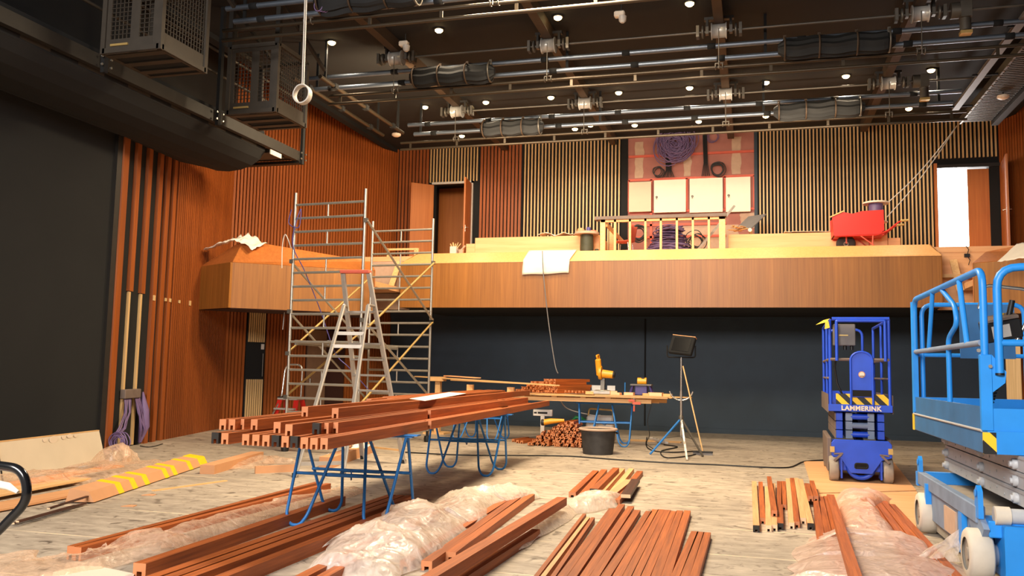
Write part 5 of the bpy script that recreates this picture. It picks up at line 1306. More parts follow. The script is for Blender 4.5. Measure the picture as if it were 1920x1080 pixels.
# plywood sheets under it
cs = [PZ(1507, 866), PZ(1676, 868), PZ(1718, 921), PZ(1526, 926)]
for c_ in cs: c_.z = 0.0
o = MB().prism([Vector((c_.x, c_.y, 0.001)) for c_ in cs], (0, 0, 0.012)).build('plywood_sheet', 'ply', base=sum(cs, Vector())/4); tag(o, 'plywood sheet lying under the wheels of the small dark blue lift', 'plywood')
cs = [PZ(1527, 928), PZ(1719, 923), PZ(1740, 1000), PZ(1561, 1000)]
o = MB().prism([Vector((c_.x, c_.y, 0.001)) for c_ in cs], (0, 0, 0.012)).build('plywood_sheet', 'ply', base=sum(cs, Vector())/4); tag(o, 'plywood sheet lying between the two lifts, partly under film', 'plywood')

# ================================================================== BIG LIGHT BLUE SCISSOR LIFT
X0, X1, Y0, Y1 = 1.62, 2.85, 7.15, 10.05
t = thing('scissor_lift', 'big light blue scissor lift cut by the right edge of the frame', 'scissor lift', (2.2, 8.5, 0))
CX0, CX1 = 1.56, 2.80
# chassis
MB().span((CX0+0.13, 7.45, 0.14), (CX1-0.13, 9.75, 0.38)).build('chassis', 'lblue', t)
MB().bar((CX0+0.06, 7.30, 0.48), (CX0+0.06, 9.75, 0.48), 0.07, 0.13).build('side_beam', 'lblue_dusty', t, bevel=0.008)
MB().bar((CX1-0.06, 7.30, 0.48), (CX1-0.06, 9.75, 0.48), 0.07, 0.13).build('side_beam', 'lblue_dusty', t, bevel=0.008)
MB().span((CX0+0.10, 7.3, 0.40), (CX1-0.1, 9.7, 0.425)).build('tray', 'tyre', t)
MB().span((CX0+0.02, 9.70, 0.40), (CX1-0.02, 9.78, 0.54)).build('rear_beam', 'lblue', t)
MB().span((CX0+0.05, 7.75, 0.14), (CX0+0.09, 9.15, 0.42)).build('side_panel', 'lblue_dusty', t, bevel=0.01)
MB().span((CX0+0.035, 8.05, 0.17), (CX0+0.05, 8.5, 0.38)).build('notice', 'compound', t)
MB().span((CX0+0.02, 7.74, 0.10), (CX0+0.06, 7.86, 0.42)).build('side_post', 'lblue', t)
MB().span((CX0+0.0, 9.14, 0.14), (CX0+0.06, 9.20, 0.48)).build('side_post', 'lblue', t)
MB().span((CX0+0.08, 7.8, 0.05), (CX0+0.16, 9.1, 0.13)).build('outrigger_rail', 'tyre', t)
MB().span((CX0+0.03, 7.74, 0.11), (CX0+0.05, 7.79, 0.24)).build('red_tag', 'redstep', t)
MB().span((CX0+0.16, 7.05, 0.05), (CX1-0.16, 7.35, 0.44)).build('front_block', 'lblue', t, bevel=0.012)
MB().span((CX0+0.08, 7.14, 0.34), (CX1-0.08, 7.45, 0.46)).build('front_cross_beam', 'lblue', t, bevel=0.008)
MB().prism([(CX0+0.04, 7.36, 0.52), (CX0+0.04, 7.12, 0.40), (CX0+0.04, 7.18, 0.34), (CX0+0.04, 7.5, 0.30), (CX0+0.04, 7.60, 0.42)], (0.04, 0, 0)).build('corner_gusset', 'lblue_dusty', t)
MB().tube([(CX0+0.12, 7.16, 0.50), (CX0+0.22, 7.16, 0.50)], 0.068, 18).build('roller_collar', 'white_tyre', t)
MB().tube([(CX0+0.22, 7.16, 0.50), (CX1-0.3, 7.16, 0.50)], 0.056, 18).build('roller', 'liftgrey', t)
for y in (7.28, 9.68):
    MB().prism([(CX0+0.03, y-0.06, 0.46), (CX0+0.03, y+0.06, 0.46), (CX0+0.03, y+0.05, 0.66), (CX0+0.03, y, 0.70), (CX0+0.03, y-0.05, 0.66)], (0.035, 0, 0)).lathe([(0.028, 0.02), (0.028, 0.026)], (CX0, y, 0.64), 'x', 12).build('lifting_lug', 'lblue', t)
for x in (CX0+0.02, CX1-0.02):
    for y in (7.30, 9.30):
        s = 1 if x < 2 else -1
        wh_ = MB().lathe([(0.12, -0.07*s), (0.172, -0.068*s), (0.19, -0.05*s), (0.19, 0.08*s), (0.172, 0.095*s), (0.12, 0.097*s)], (x, y, 0.19), 'x', 32, cap=False).build('wheel', 'white_tyre', t)
        MB().lathe([(0.124, -0.052*s), (0.11, -0.045*s), (0.05, -0.048*s), (0.045, -0.062*s)], (x, y, 0.19), 'x', 24).build('wheel_rim', 'tyre', wh_)
        MB().tube([(x, y, 0.19), (x+0.26*s, y, 0.19)], 0.08, 14).build('axle', 'lblue_dusty', t)
# scissor arms, folded
for k in range(3):
    z0 = 0.575+k*0.124
    for j, x in enumerate((1.86, 2.46)):
        MB().span((x, 6.75+0.02*k, z0), (x+0.07, 9.75-0.03*k, z0+0.118)).build('scissor_arm', 'liftgrey', t, bevel=0.003)
        MB().span((x-0.008, 6.75+0.02*k, z0+0.094), (x, 9.75-0.03*k, z0+0.118)).build('arm_edge', 'edgegrey', t)
        if j == 0:
            for y in (7.25, 8.25, 9.65):
                MB().lathe([(0.040, 0.0), (0.040, -0.03), (0.022, -0.032), (0.022, -0.05)], (x, y, z0+0.05), 'x', 14).build('pivot_pin', 'liftgrey', t)
            mb = MB()
            for q in range(9): mb.lathe([(0.010, 0.0), (0.010, -0.004)], (x-0.001, 7.6+0.21*q, z0+0.035+0.03*(q % 2)), 'x', 8)
            mb.build('rivets', 'edgegrey', t)
# platform
def zc_(y, d=6.45): return 1.5-(y-712.5)/1611*d
ZA, ZB_, ZC_ = zc_(851), zc_(809), zc_(765)
MB().span((X0, Y0, ZA), (X1, Y1, ZB_)).build('platform', 'lblue_worn', t, bevel=0.006)
MB().span((X0+0.03, Y0-0.012, ZA), (X1, Y0-0.002, ZB_)).build('front_edge', 'lblue', t)
MB().span((X0+0.004, Y0+0.03, ZB_), (X0+0.03, Y1-0.05, ZC_)).build('side_kickplate', 'lblue_worn', t)
MB().span((X0+0.06, Y0, ZB_), (X1, Y0+0.02, ZC_-0.01)).build('front_kickplate', 'lblue', t)
MB().span((X1-0.03, Y0, ZB_), (X1, Y1, ZC_)).build('side_kickplate', 'lblue', t)
MB().span((X0, Y1-0.03, ZB_), (X1, Y1, ZC_)).build('rear_kickplate', 'lblue', t)
MB().tube([(X0-0.003, Y0+0.02, ZB_), (X0-0.003, Y1-0.02, ZB_)], 0.010, 8).build('worn_edge', 'edgegrey', t)
MB().span((X0-0.004, Y0-0.015, ZA), (X0+0.085, Y0-0.002, ZB_-0.01)).build('hazard_corner', 'hazard', t)
MB().span((X0-0.012, Y1-0.06, ZA), (X0-0.002, Y1+0.01, ZB_)).build('hazard_corner', 'yellow', t)
ZM, ZT, ZTB = zc_(646), zc_(507), zc_(507)
tube = lambda name, pts, r=0.024, m_='lblue', rd=0.0: MB().tube(rounded(pts, rd) if rd else pts, r, 12).build(name, m_, t)
# corner posts
MB().span((X0-0.005, Y0-0.005, ZB_), (X0+0.075, Y0+0.05, zc_(668))).build('corner_post', 'lblue', t, bevel=0.005)
MB().prism([(X0+0.075, Y0, zc_(738)), (X0+0.16, Y0, zc_(720)), (X0+0.17, Y0, zc_(700)), (X0+0.075, Y0, zc_(668))], (0, 0.03, 0)).build('post_bracket', 'lblue', t)
MB().span((X0-0.01, Y1-0.09, ZB_+0.02), (X0+0.04, Y1-0.03, zc_(640, 6.45))).build('corner_post', 'lblue', t)
# left guard rail
tube('side_rail', [(X0+0.035, Y0+0.03, zc_(668)), (X0+0.035, Y0+0.03, ZT), (X0+0.02, Y1-0.06, ZT), (X0+0.02, Y1-0.06, ZB_+0.25)], 0.027, 'lblue', 0.14)
tube('side_mid_rail', [(X0+0.02, Y0+0.05, ZM), (X0+0.02, Y1+0.02, ZM)], 0.024, 'lblue_dusty')
tube('rear_post', [(X0+0.02, Y1+0.02, ZA+0.10), (X0+0.02, Y1+0.02, ZT-0.02)], 0.026)
tube('rail_strut', [(X0+0.02, Y0+1.85, ZT-0.02), (X0+0.02, Y0+2.10, ZM)], 0.020)
tube('rail_strut', [(X0+0.02, Y0+0.72, ZT-0.02), (X0+0.02, Y0+0.50, ZM)], 0.022)
tube('bent_strut', [(X0+0.03, Y0+1.45, ZT-0.03), (X0+0.05, Y0+1.05, ZT-0.20), (X0+0.05, Y0+0.98, ZT-0.36), (X0+0.03, Y0+1.25, ZM+0.08), (X0+0.03, Y0+1.25, ZB_+0.05)], 0.022, 'lblue', 0.08)
# rear hoop and far rails
tube('rear_hoop', [(X0+0.1, Y1, ZB_), (X0+0.1, Y1, ZT-0.05), (X1-0.15, Y1, ZT-0.05), (X1-0.15, Y1, ZB_)], 0.024, 'lblue', 0.12)
tube('rear_mid_rail', [(X0+0.05, Y1, ZM-0.03), (X1-0.05, Y1, ZM-0.03)], 0.022)
MB().span((X0+0.46, Y1-0.03, ZM-0.06), (X0+0.98, Y1-0.01, ZT-0.05)).build('blue_board', 'lblue_worn', t)
tube('far_rail', [(X1-0.03, Y0+0.03, ZB_), (X1-0.03, Y0+0.03, ZT), (X1-0.03, Y1-0.03, ZT), (X1-0.03, Y1-0.03, ZB_)], 0.024, 'lblue', 0.14)
tube('far_mid_rail', [(X1-0.03, Y0, ZM), (X1-0.03, Y1, ZM)], 0.022)
# front gate
tube('front_gate', [(X0+0.125, Y0, zc_(702)), (X0+0.125, Y0, ZT+0.01), (X1-0.06, Y0, ZT+0.01), (X1-0.06, Y0, ZB_)], 0.030, 'lblue', 0.16)
tube('front_mid_rail', [(X0+0.14, Y0, ZM), (X1-0.05, Y0, ZM)], 0.026)
MB().tube([(X0+0.125, Y0, zc_(702)), (X0+0.125, Y0, zc_(706))], 0.032, 12).build('gate_foot', 'blackrub', t)
for p in ((X0-0.006, Y0+0.03, zc_(668)+0.03), (X0+0.06, Y0-0.008, zc_(690))):
    MB().lathe([(0.014, 0.0), (0.014, -0.012)], p, 'y', 10).build('bolt', 'chrome', t)
# control box with its chrome guard
bx, by = X0+0.25, Y0+0.45
mt = Matrix.Rotation(math.radians(-12), 3, 'Y') @ Matrix.Rotation(math.radians(14), 3, 'X')
cb = MB().box((bx, by, 1.89), (0.26, 0.18, 0.15), mt).build('control_box', 'blackrub', t, bevel=0.01)
MB().box(Vector((bx-0.02, by, 1.89))+mt @ Vector((0, -0.092, 0.0)), (0.13, 0.004, 0.10), mt).build('control_label', 'palecable', cb)
MB().box((bx, by, 1.985), (0.22, 0.16, 0.02), mt).build('dusty_lid', 'dblue_dusty', cb)
MB().tube([(bx+0.06, by, 1.98), (bx+0.09, by, 2.12)], 0.022, 10).build('joystick', 'blackrub', cb)
MB().tube([(bx+0.02, by+0.04, 1.98), (bx+0.02, by+0.04, 2.02)], 0.02, 10).build('button', 'yellow', cb)
MB().tube(rounded([(bx-0.16, by-0.05, 2.05), (bx-0.12, by-0.05, 2.24), (bx+0.20, by-0.05, 2.20), (bx+0.22, by-0.05, 2.05), (bx+0.10, by-0.05, 1.80)], 0.06), 0.013, 8).build('guard_hoop', 'chrome', t)
pts = [(bx-0.04+0.022*math.cos(i*0.9)-0.0011*i, by+0.022*math.sin(i*0.9), 1.46-0.0035*i) for i in range(70)]
MB().tube([(bx, by, 1.80), (bx-0.02, by, 1.6)]+pts, 0.006, 5).build('coiled_cable', 'blackrub', t)
# pale upright strip standing far behind it
p = PY(1902, 745, 15.0); q = PY(1902, 615, 15.0)
o = MB().box((p.x, 15.0, 1.12), (0.20, 0.04, 2.24)).build('pale_strip', 'slat_light', base=(p.x, 15, 0)); tag(o, 'pale yellow strip standing upright behind the light blue lift', 'board')
# ================================================================== THINGS ON THE BALCONY
def bx(label, name, cat, px0, px1, py, Y, depth, mat, zb=DECK, group=None, bevel=0.004):
    a, b = PY(px0, py, Y), PY(px1, py, Y)
    z = (a.z+b.z)/2
    o = MB().span((a.x, Y, zb), (b.x, Y+depth, z)).build(name, mat, base=((a.x+b.x)/2, Y, zb), bevel=bevel)
    return tag(o, label, cat, group)
bx('long low plywood parapet on the balcony, left of the stud frame', 'plywood_parapet', 'parapet', 891, 1124, 443.5, 20.6, 1.2, 'ply')
bx('small plywood step at the left end of the left parapet', 'plywood_step', 'step', 874, 890.5, 457, 20.6, 0.8, 'ply')
bx('long low plywood parapet on the balcony, right of the stud frame', 'plywood_parapet', 'parapet', 1366, 1664, 436.5, 20.6, 1.2, 'ply')
bx('small plywood step at the right end of the right parapet', 'plywood_step', 'step', 1665, 1688, 446, 20.6, 0.8, 'ply')
def sheet(label, pts_top, w, mat, name='cloth', cat='cloth', amp=0.03, seed=1.0, n=24, m=10, sol=0.006):
    """soft sheet through a row of points, w = offset vector across"""
    w = Vector(w); vs = []; fs = []
    P = [Vector(p) for p in pts_top]
    for i in range(n+1):
        s = i/n*(len(P)-1); k = min(int(s), len(P)-2); q = P[k].lerp(P[k+1], s-k)
        for j in range(m+1):
            v = j/m; a = q+w*v+Vector((0, 0, amp*(nz(i*0.35+seed, v*3, seed)+0.6*nz(i*0.8, v*6+seed)))); vs.append(a)
    for i in range(n):
        for j in range(m): fs.append((i*(m+1)+j, i*(m+1)+j+1, (i+1)*(m+1)+j+1, (i+1)*(m+1)+j))
    c = sum(P, Vector())/len(P)
    o = MB().add(vs, fs, True).build(name, mat, base=c, solid=sol); return tag(o, label, cat)
zt = PY(1040, 443.5, 20.6).z+0.03
sheet('crumpled white paper on top of the left balcony parapet', [PY(1008, 440, 20.58), PY(1022, 436, 20.58), PY(1040, 441, 20.58), PY(1056, 436.5, 20.58), PY(1079, 439, 20.58)], (0.02, 0.5, 0.02), 'paper', 'paper_sheet', 'paper', 0.03, 2.2)
sheet('white cover sheet on top of the right parapet beside the wheelbarrow', [PY(1470, 434.5, 20.58), PY(1510, 433.5, 20.58), PY(1556, 434, 20.58)], (0.0, 0.6, 0.03), 'paper', 'cover_sheet', 'sheet', 0.012, 4.4)
# stud frame
YS = 20.15
fx = lambda px, py=430: PY(px, py, YS).x
zt = PY(1240, 409, YS).z
t = thing('stud_frame', 'raw timber stud frame with a dusty dark top plate at the middle of the balcony', 'balustrade', (fx(1240), YS, DECK))
for px, w_ in ((1130, 0.12), (1153, 0.055), (1181, 0.05), (1210, 0.05), (1239, 0.05), (1269, 0.05), (1299, 0.05), (1329, 0.05), (1354, 0.14)):
    MB().box((fx(px), YS+0.045, (DECK+zt)/2), (w_, 0.09, zt-DECK)).build('stud', 'pine', t)
MB().span((fx(1126), YS, zt-0.06), (fx(1360), YS+0.09, zt)).build('head_rail', 'pine_x', t)
MB().span((fx(1126), YS, DECK), (fx(1360), YS+0.09, DECK+0.05)).build('sole_rail', 'pine_x', t)
MB().span((fx(1115), YS-0.05, zt), (fx(1362), YS+0.22, zt+0.075)).build('top_plate', 'dblue_dusty', t)
MB().bar((fx(1136), YS+0.1, zt-0.1), (fx(1153), YS+1.3, zt-0.35), 0.04, 0.1).build('side_brace', 'pine', t)
MB().span((fx(1126), YS+1.25, DECK), (fx(1135), YS+1.33, zt)).build('stud', 'pine', t)
a, b = PY(1309, 468, 20.9), PY(1377, 386, 21.3)
o = MB().bar(a, b, 0.05, 0.05).build('loose_batten', 'alu_matt', base=a); tag(o, 'grey batten leaning diagonally behind the stud frame', 'batten')
# chair
q = PY(1170, 468, 21.0); q.z = DECK
t = thing('stacking_chair', 'red shell stacking chair behind the stud frame on the balcony', 'chair', q)
secs = []
for i in range(13):
    s = i/12
    if s < 0.5: y, z = -0.20+0.40*(s/0.5), 0.45-0.02*math.sin(PI*s/0.5)
    else: y, z = 0.20+0.07*((s-0.5)/0.5), 0.45+0.38*((s-0.5)/0.5)
    wd = 0.21+0.015*math.sin(PI*s)
    secs.append((y, z, wd))
rot = Matrix.Rotation(math.radians(-100), 3, 'Z')
vs = []; fs = []
for y, z, wd in secs:
    for j in range(7):
        u = -1+j/3.0; vs.append(q+rot @ Vector((u*wd, y, 0))+Vector((0, 0, z+0.03*u*u)))
for i in range(12):
    for j in range(6): fs.append((i*7+j, i*7+j+1, i*7+j+8, i*7+j+7))
MB().add(vs, fs, True).build('seat_shell', 'redframe', t, solid=0.012)
for sx in (-1, 1):
    MB().tube([q+rot @ Vector((sx*0.17, -0.15, 0.43)), q+rot @ Vector((sx*0.21, -0.2, 0.0))], 0.011, 8).build('leg', 'chrome', t)
    MB().tube([q+rot @ Vector((sx*0.17, 0.15, 0.43)), q+rot @ Vector((sx*0.21, 0.22, 0.0))], 0.011, 8).build('leg', 'chrome', t)
# cable heap and coils
def coil(label, c, R, n, mat, r=0.012, plane='xz', thick=0.1, jit=0.12, cat='cable coil', name='cable_coil', base=None):
    mb = MB(); c = Vector(c)
    for k in range(n):
        rr = R*(1-random.uniform(0, jit*2.2)); ph = random.uniform(0, 6); off = random.uniform(-thick, thick)
        ce = Vector((random.uniform(-1, 1)*R*jit, random.uniform(-1, 1)*R*jit, 0)); pts = []
        for i in range(24):
            a = 2*PI*i/24; x, y = rr*math.cos(a)*(1+0.06*math.sin(2*a+ph))+ce.x, rr*math.sin(a)*(1+0.06*math.cos(3*a+ph))+ce.y
            z = off+0.03*math.sin(a+ph)*R
            pts.append(c+(Vector((x, z, y)) if plane == 'xz' else Vector((x, y, z))))
        mb.tube(pts, r, 5, closed=True)
    o = mb.build(name, mat, base=base or c); return tag(o, label, cat)
q = PY(1256, 466, 21.3); q.z = DECK
mb = MB()
for k in range(90):
    h = random.random(); R = 0.62*(1-0.55*h)*random.uniform(0.7, 1.0); ph = random.uniform(0, 6); z = DECK+0.03+0.80*h
    ce = Vector((random.uniform(-.12, .12), random.uniform(-.12, .12), 0)); tl_ = random.uniform(-.25, .25)
    mb.tube([q*0+Vector((q.x, q.y, z))+ce+Vector((R*math.cos(a), R*0.7*math.sin(a), max(-z+DECK+0.015, tl_*R*math.sin(a+ph)))) for a in [2*PI*i/26 for i in range(26)]], 0.014, 5, closed=True)
o = mb.build('cable_heap', 'purple', base=q); tag(o, 'big heap of purple cable on the balcony floor behind the stud frame', 'cable')
coil('big purple cable coil hung high on the pink plasterboard', PY(1265, 269, 22.3), 0.46, 60, 'purple', 0.013, 'xz', 0.09, 0.34)
coil('loose black cable loops hung left of the white cabinets top', PY(1235, 322, 22.4), 0.20, 3, 'blackrub', 0.013, 'xz', 0.02, 0.2)
coil('black cable loops hung above the right white cabinet', PY(1346, 317, 22.4), 0.22, 5, 'blackrub', 0.012, 'xz', 0.02, 0.16)
coil('thin purple wire loops beside the batten hooks on the plasterboard', PY(1338, 258, 22.4), 0.20, 4, 'purple', 0.007, 'xz', 0.03, 0.2)
coil('black cable loops on the balcony seen left of the purple heap', PY(1197, 437, 21.7), 0.22, 7, 'blackrub', 0.012, 'xz', 0.04, 0.16)
coil('loose black cable loops standing right of the purple heap', PY(1306, 452, 21.2), 0.25, 6, 'blackrub', 0.010, 'xz', 0.12, 0.2)
for lbl, x0, y0, x1, y1, n in (('bundle of black cables running down the plasterboard below the purple coil', 1254, 290, 1255, 332, 7), ('bundle of black cables running down the plasterboard right of the purple coil', 1322, 250, 1325, 330, 5)):
    mb = MB(); a, b = PY(x0, y0, 22.42), PY(x1, y1, 22.42)
    for k in range(n):
        d = Vector((0.022*(k-n/2), -0.02*(k % 2), 0)); mb.tube([a+d, a.lerp(b, 0.7)+d, b+d*2.2], 0.012, 6)
    o = mb.build('cable_bundle', 'blackrub', base=a); tag(o, lbl, 'cable')
# wall cabinets
for k, (x0, x1, y0, y1, mt) in enumerate([(1179, 1221, 341, 397, 'greywhite'), (1226, 1286, 337, 398, 'white'), (1293, 1355, 334, 398, 'white'), (1361, 1407, 332, 397, 'white')]):
    a, b = PY(x0, y1, 22.36), PY(x1, y0, 22.36)
    za = PY((x0+x1)/2, y1, 22.36).z; zb = PY((x0+x1)/2, y0, 22.36).z
    t = thing('wall_cabinet', ['grey-green cabinet door', 'white cabinet with a small key', 'white cabinet with a small lock', 'white cabinet beside the dark slats'][k]+', %s from left on the pink wall' % ORD[k], 'cabinet', ((a.x+b.x)/2, 22.36, za), 0, 'cabinets on the pink wall')
    MB().span((a.x+0.01, 22.38, za+0.01), (b.x-0.01, 22.50, zb-0.01)).build('body', mt, t)
    d = MB().span((a.x, 22.36, za), (b.x, 22.378, zb)).build('door', mt, t, bevel=0.003)
    if k: MB().lathe([(0.025, 0.0), (0.03, -0.015), (0.012, -0.04)], (a.x+0.07, 22.36, za+(zb-za)*0.48), 'y', 10).box((a.x+0.07, 22.31, za+(zb-za)*0.44), (0.02, 0.01, 0.06)).build('lock', 'steel', d)
# drum with stuff
q = PY(1100, 468, 20.3); q.z = DECK
t = thing('cable_drum', 'dark green cable drum standing on end with clutter on its wooden flange', 'cable drum', q)
zf = PY(1100, 438, 20.3).z
MB().lathe([(0.16, 0.02), (0.155, 0.1), (0.165, 0.2), (0.155, zf-DECK)], q, 'z', 24).build('wound_cable', 'teal', t)
MB().lathe([(0.29, zf-DECK-0.03), (0.30, zf-DECK), (0.29, zf-DECK+0.03)], q, 'z', 32).build('flange', 'compound', t)
MB().lathe([(0.22, 0.0), (0.22, 0.03)], q, 'z', 32).build('flange', 'pine', t)
up = Vector((0, 0, zf-DECK+0.03))
o = MB().lathe([(0.05, 0), (0.055, 0.05), (0.05, 0.11), (0.02, 0.12)], q+up+Vector((0.05, -0.05, 0)), 'z', 14).build('tin_can', 'bluecable', base=q+up); tag(o, 'small blue tin on top of the cable drum', 'tin')
o = MB().lathe([(0.06, 0), (0.10, 0.03), (0.08, 0.09), (0.02, 0.11)], q+up+Vector((-0.15, 0, 0)), 'z', 10).build('rag', 'cardboard', base=q+up); tag(o, 'crumpled brown rag on the left of the cable drum top', 'rag')
o = MB().box(q+up+Vector((0.16, 0.02, 0.025)), (0.12, 0.1, 0.05)).build('small_box', 'redframe', base=q+up, bevel=0.005); tag(o, 'small reddish box on the right of the cable drum top', 'box')
q2 = PY(1119, 468, 20.3); q2.z = DECK
o = MB().lathe([(0.06, 0), (0.065, 0.05), (0.055, 0.18), (0.03, 0.2)], q2, 'z', 14).build('bottle', 'teal', base=q2); tag(o, 'small dark bottle on the balcony floor right of the cable drum', 'bottle')
# white sheet over the balcony front
mb = MB()
P0 = [PY(992, 470.5, 19.49), PY(1081, 469.5, 19.49)]; P1 = [PY(981, 488.5, 18.965), PY(1068, 487.5, 18.965)]; P2 = [PY(979, 515.5, 18.955), PY(1066.5, 512, 18.955)]
rows_ = []
for s in range(5): rows_.append([P0[k].lerp(P1[k], s/4)+Vector((0, 0, 0.014)) for k in (0, 1)])
for s in range(1, 6): rows_.append([P1[k].lerp(P2[k], s/5) for k in (0, 1)])
vs = []; fs = []
for i, (a, b) in enumerate(rows_):
    for j in range(17):
        f = j/16; p_ = a.lerp(b, f); 
        if i > 5: p_ = p_+Vector((0, -0.012*(1+nz(f*5, i*0.4)), 0.008*math.sin(f*9)*(i == len(rows_)-1)))
        vs.append(p_)
for i in range(len(rows_)-1):
    for j in range(16): fs.append((i*17+j, i*17+j+1, (i+1)*17+j+1, (i+1)*17+j))
o = mb.add(vs, fs, True).build('protective_sheet', 'paper', base=(P1[0]+P1[1])/2, solid=0.006); tag(o, 'white sheet folded over the balcony front with a cable across it', 'sheet')
# wheelbarrow
YW = 20.0
w_ = lambda px, py, dy=0.0: PY(px, py, YW+dy)
q = w_(1607, 463); q.z = DECK
t = thing('wheelbarrow', 'red wheelbarrow with a high box standing on the balcony', 'wheelbarrow', q)
pts = [w_(1561, 403), w_(1656, 395), w_(1658, 432), w_(1563, 442)]
pts = [w_(1560, 406), w_(1578, 397.5), w_(1598, 401), w_(1616, 396), w_(1656, 393.5), w_(1658, 431), w_(1650, 439), w_(1563, 442)]
mb = MB(); n0 = len(pts)
A_ = [Vector((p.x, YW-0.02, p.z)) for p in pts]; B_ = [Vector((p.x, YW+0.60, p.z)) for p in pts]
mb.prism(A_, (0, 0.02, 0)); mb.prism(B_, (0, 0.02, 0))
mb.bar((A_[7]+B_[7])/2+Vector((0, -0.3, 0.015)), (A_[7]+B_[7])/2+Vector((0, 0.3, 0.015)), 0.02, 0.02)
zb0 = A_[7].z
mb.span((A_[7].x, YW, zb0), (A_[5].x, YW+0.6, zb0+0.02)); mb.span((A_[7].x, YW, zb0), (A_[7].x+0.02, YW+0.6, A_[0].z)); mb.span((A_[5].x-0.02, YW, zb0+0.05), (A_[5].x, YW+0.6, A_[4].z))
mb.build('tray', 'red', t)
MB().bar(A_[0]+Vector((-0.05, 0, -0.02)), A_[1]+Vector((0.05, 0, 0.02)), 0.05, 0.025).build('tray_lip', 'brace', t)
wc = w_(1588.5, 452); wc.z = DECK+0.20; wc.y = YW+0.3
wh = MB().lathe([(0.10, -0.045), (0.17, -0.05), (0.205, -0.025), (0.205, 0.025), (0.17, 0.05), (0.10, 0.045)], wc, 'y', 28).build('wheel', 'tyre_dark', t)
MB().lathe([(0.105, -0.035), (0.03, -0.05), (0.03, 0.05), (0.105, 0.035)], wc, 'y', 20).build('rim', 'tyre', wh)
for dy in (0.18, 0.42):
    MB().bar((wc.x, YW+dy, DECK+0.2), (wc.x+0.0, YW+dy, zb0+0.02), 0.03, 0.02).build('wheel_fork', 'redframe', t)
for dy in (0.0, 0.58):
    MB().tube(rounded([w_(1566, 441)+Vector((0, dy, -0.02)), w_(1645, 439)+Vector((0, dy, -0.02)), w_(1664, 433)+Vector((0, dy, 0)), w_(1688, 414)+Vector((0, dy, 0)), w_(1701, 413)+Vector((0, dy, 0))], 0.06), 0.018, 8).build('handle_tube', 'red', t)
    MB().tube([w_(1688, 414)+Vector((0, dy, 0)), w_(1703, 412.8)+Vector((0, dy, 0))], 0.024, 8).build('grip', 'brace', t)
    MB().tube([w_(1637, 440)+Vector((0, dy, 0)), w_(1636, 462)+Vector((0, dy, 0))], 0.016, 8).tube([w_(1612, 441)+Vector((0, dy, 0)), w_(1640, 461)+Vector((0, dy, 0))], 0.014, 8).build('leg_frame', 'redframe', t)
# reel in the wheelbarrow
q = w_(1642, 391, 0.3)
t = thing('cable_reel', 'purple cable reel with pale flange lying in the red wheelbarrow', 'cable reel', q)
MB().lathe([(0.16, -0.30), (0.15, -0.05), (0.155, 0.10), (0.15, 0.11)], q, 'z', 24).build('wound_cable', 'purple', t)
MB().lathe([(0.27, 0.10), (0.275, 0.115), (0.27, 0.135)], q, 'z', 32).build('flange', 'white', t)
MB().lathe([(0.24, -0.32), (0.24, -0.30)], q, 'z', 32).build('flange', 'white', t)
for k, (a, b) in enumerate([((1660, 384), (1791, 240)), ((1663, 407), (1794, 236))]):
    p, r_ = PY(*a, 20.35), PY(*b, 20.9)
    cable('thin pale cable running from the reel up to the right ceiling, %s one' % ('upper' if k == 0 else 'lower'), [p, p.lerp(r_, 0.35)-Vector((0, 0, 0.10)), p.lerp(r_, 0.7)-Vector((0, 0, 0.09)), r_], 0.012, 'palecable')
# box with offcuts, frame by the doorway
q = PY(852, 470, 20.4); q.z = DECK
t = thing('waste_box', 'small grey box of pale offcuts left of the plywood step', 'box', q)
MB().box(q+Vector((-0.01, 0, 0.17)), (0.17, 0.17, 0.34)).build('box', 'palecable', t, bevel=0.005)
mb = MB()
for k in range(5): mb.bar(q+Vector((-0.05+0.03*k, 0, 0.3)), q+Vector((-0.12+0.07*k, 0.02, 0.42+0.03*(k % 2))), 0.03, 0.015)
mb.build('offcuts', 'pine', t)
q = PY(864, 470, 20.4); q.z = DECK
o = MB().lathe([(0.05, 0), (0.06, 0.2), (0.08, 0.26)], q, 'z', 10).bar(q+Vector((0, 0, 0.24)), q+Vector((0.12, 0, 0.36)), 0.05, 0.03).build('waste_bag', 'compound', base=q); tag(o, 'small pale bag of offcuts right of the grey box on the balcony', 'bag')
o = MB().bar(PY(724, 468, 20.2), PY(785, 467, 20.2), 0.05, 0.05).bar(PY(783, 466, 20.2), PY(783, 474, 20.2), 0.05, 0.05).bar(PY(728, 468, 20.2), Vector((PY(728, 468, 20.2).x, 20.2, DECK)), 0.05, 0.05).bar(PY(779, 467, 20.2), Vector((PY(779, 467, 20.2).x, 20.2, DECK)), 0.05, 0.05).build('timber_rail', 'pine', base=PY(755, 468, 20.2)); tag(o, 'pale loose timber rail left of the doorway behind the scaffold', 'timber')
# scraps and grey sheet right of the frame
q = PY(1380, 433, 20.7)
mb = MB()
for k in range(9): mb.bar(q+Vector((random.uniform(-.2, .15), random.uniform(-.1, .3), 0.02+0.012*k)), q+Vector((random.uniform(-.1, .3), random.uniform(-.1, .3), 0.03+0.012*k)), 0.05, 0.015)
o = mb.build('wood_scraps', 'pine', base=q); tag(o, 'little pile of wood scraps on the left end of the right parapet', 'scraps')
o = MB().bar(PY(1392, 431, 20.9), PY(1420, 404, 21.4), 0.5, 0.02).build('metal_panel', 'plastic_grey', base=PY(1405, 420, 21)); tag(o, 'grey metal panel leaning at the right end of the pink wall', 'panel')
q = PY(1406, 431, 20.75)
o = MB().tube([q, q+Vector((0.02, 0.5, 0.02))], 0.045, 14).build('paper_roll', 'paper', base=q); tag(o, 'short white paper roll on the right parapet', 'roll')
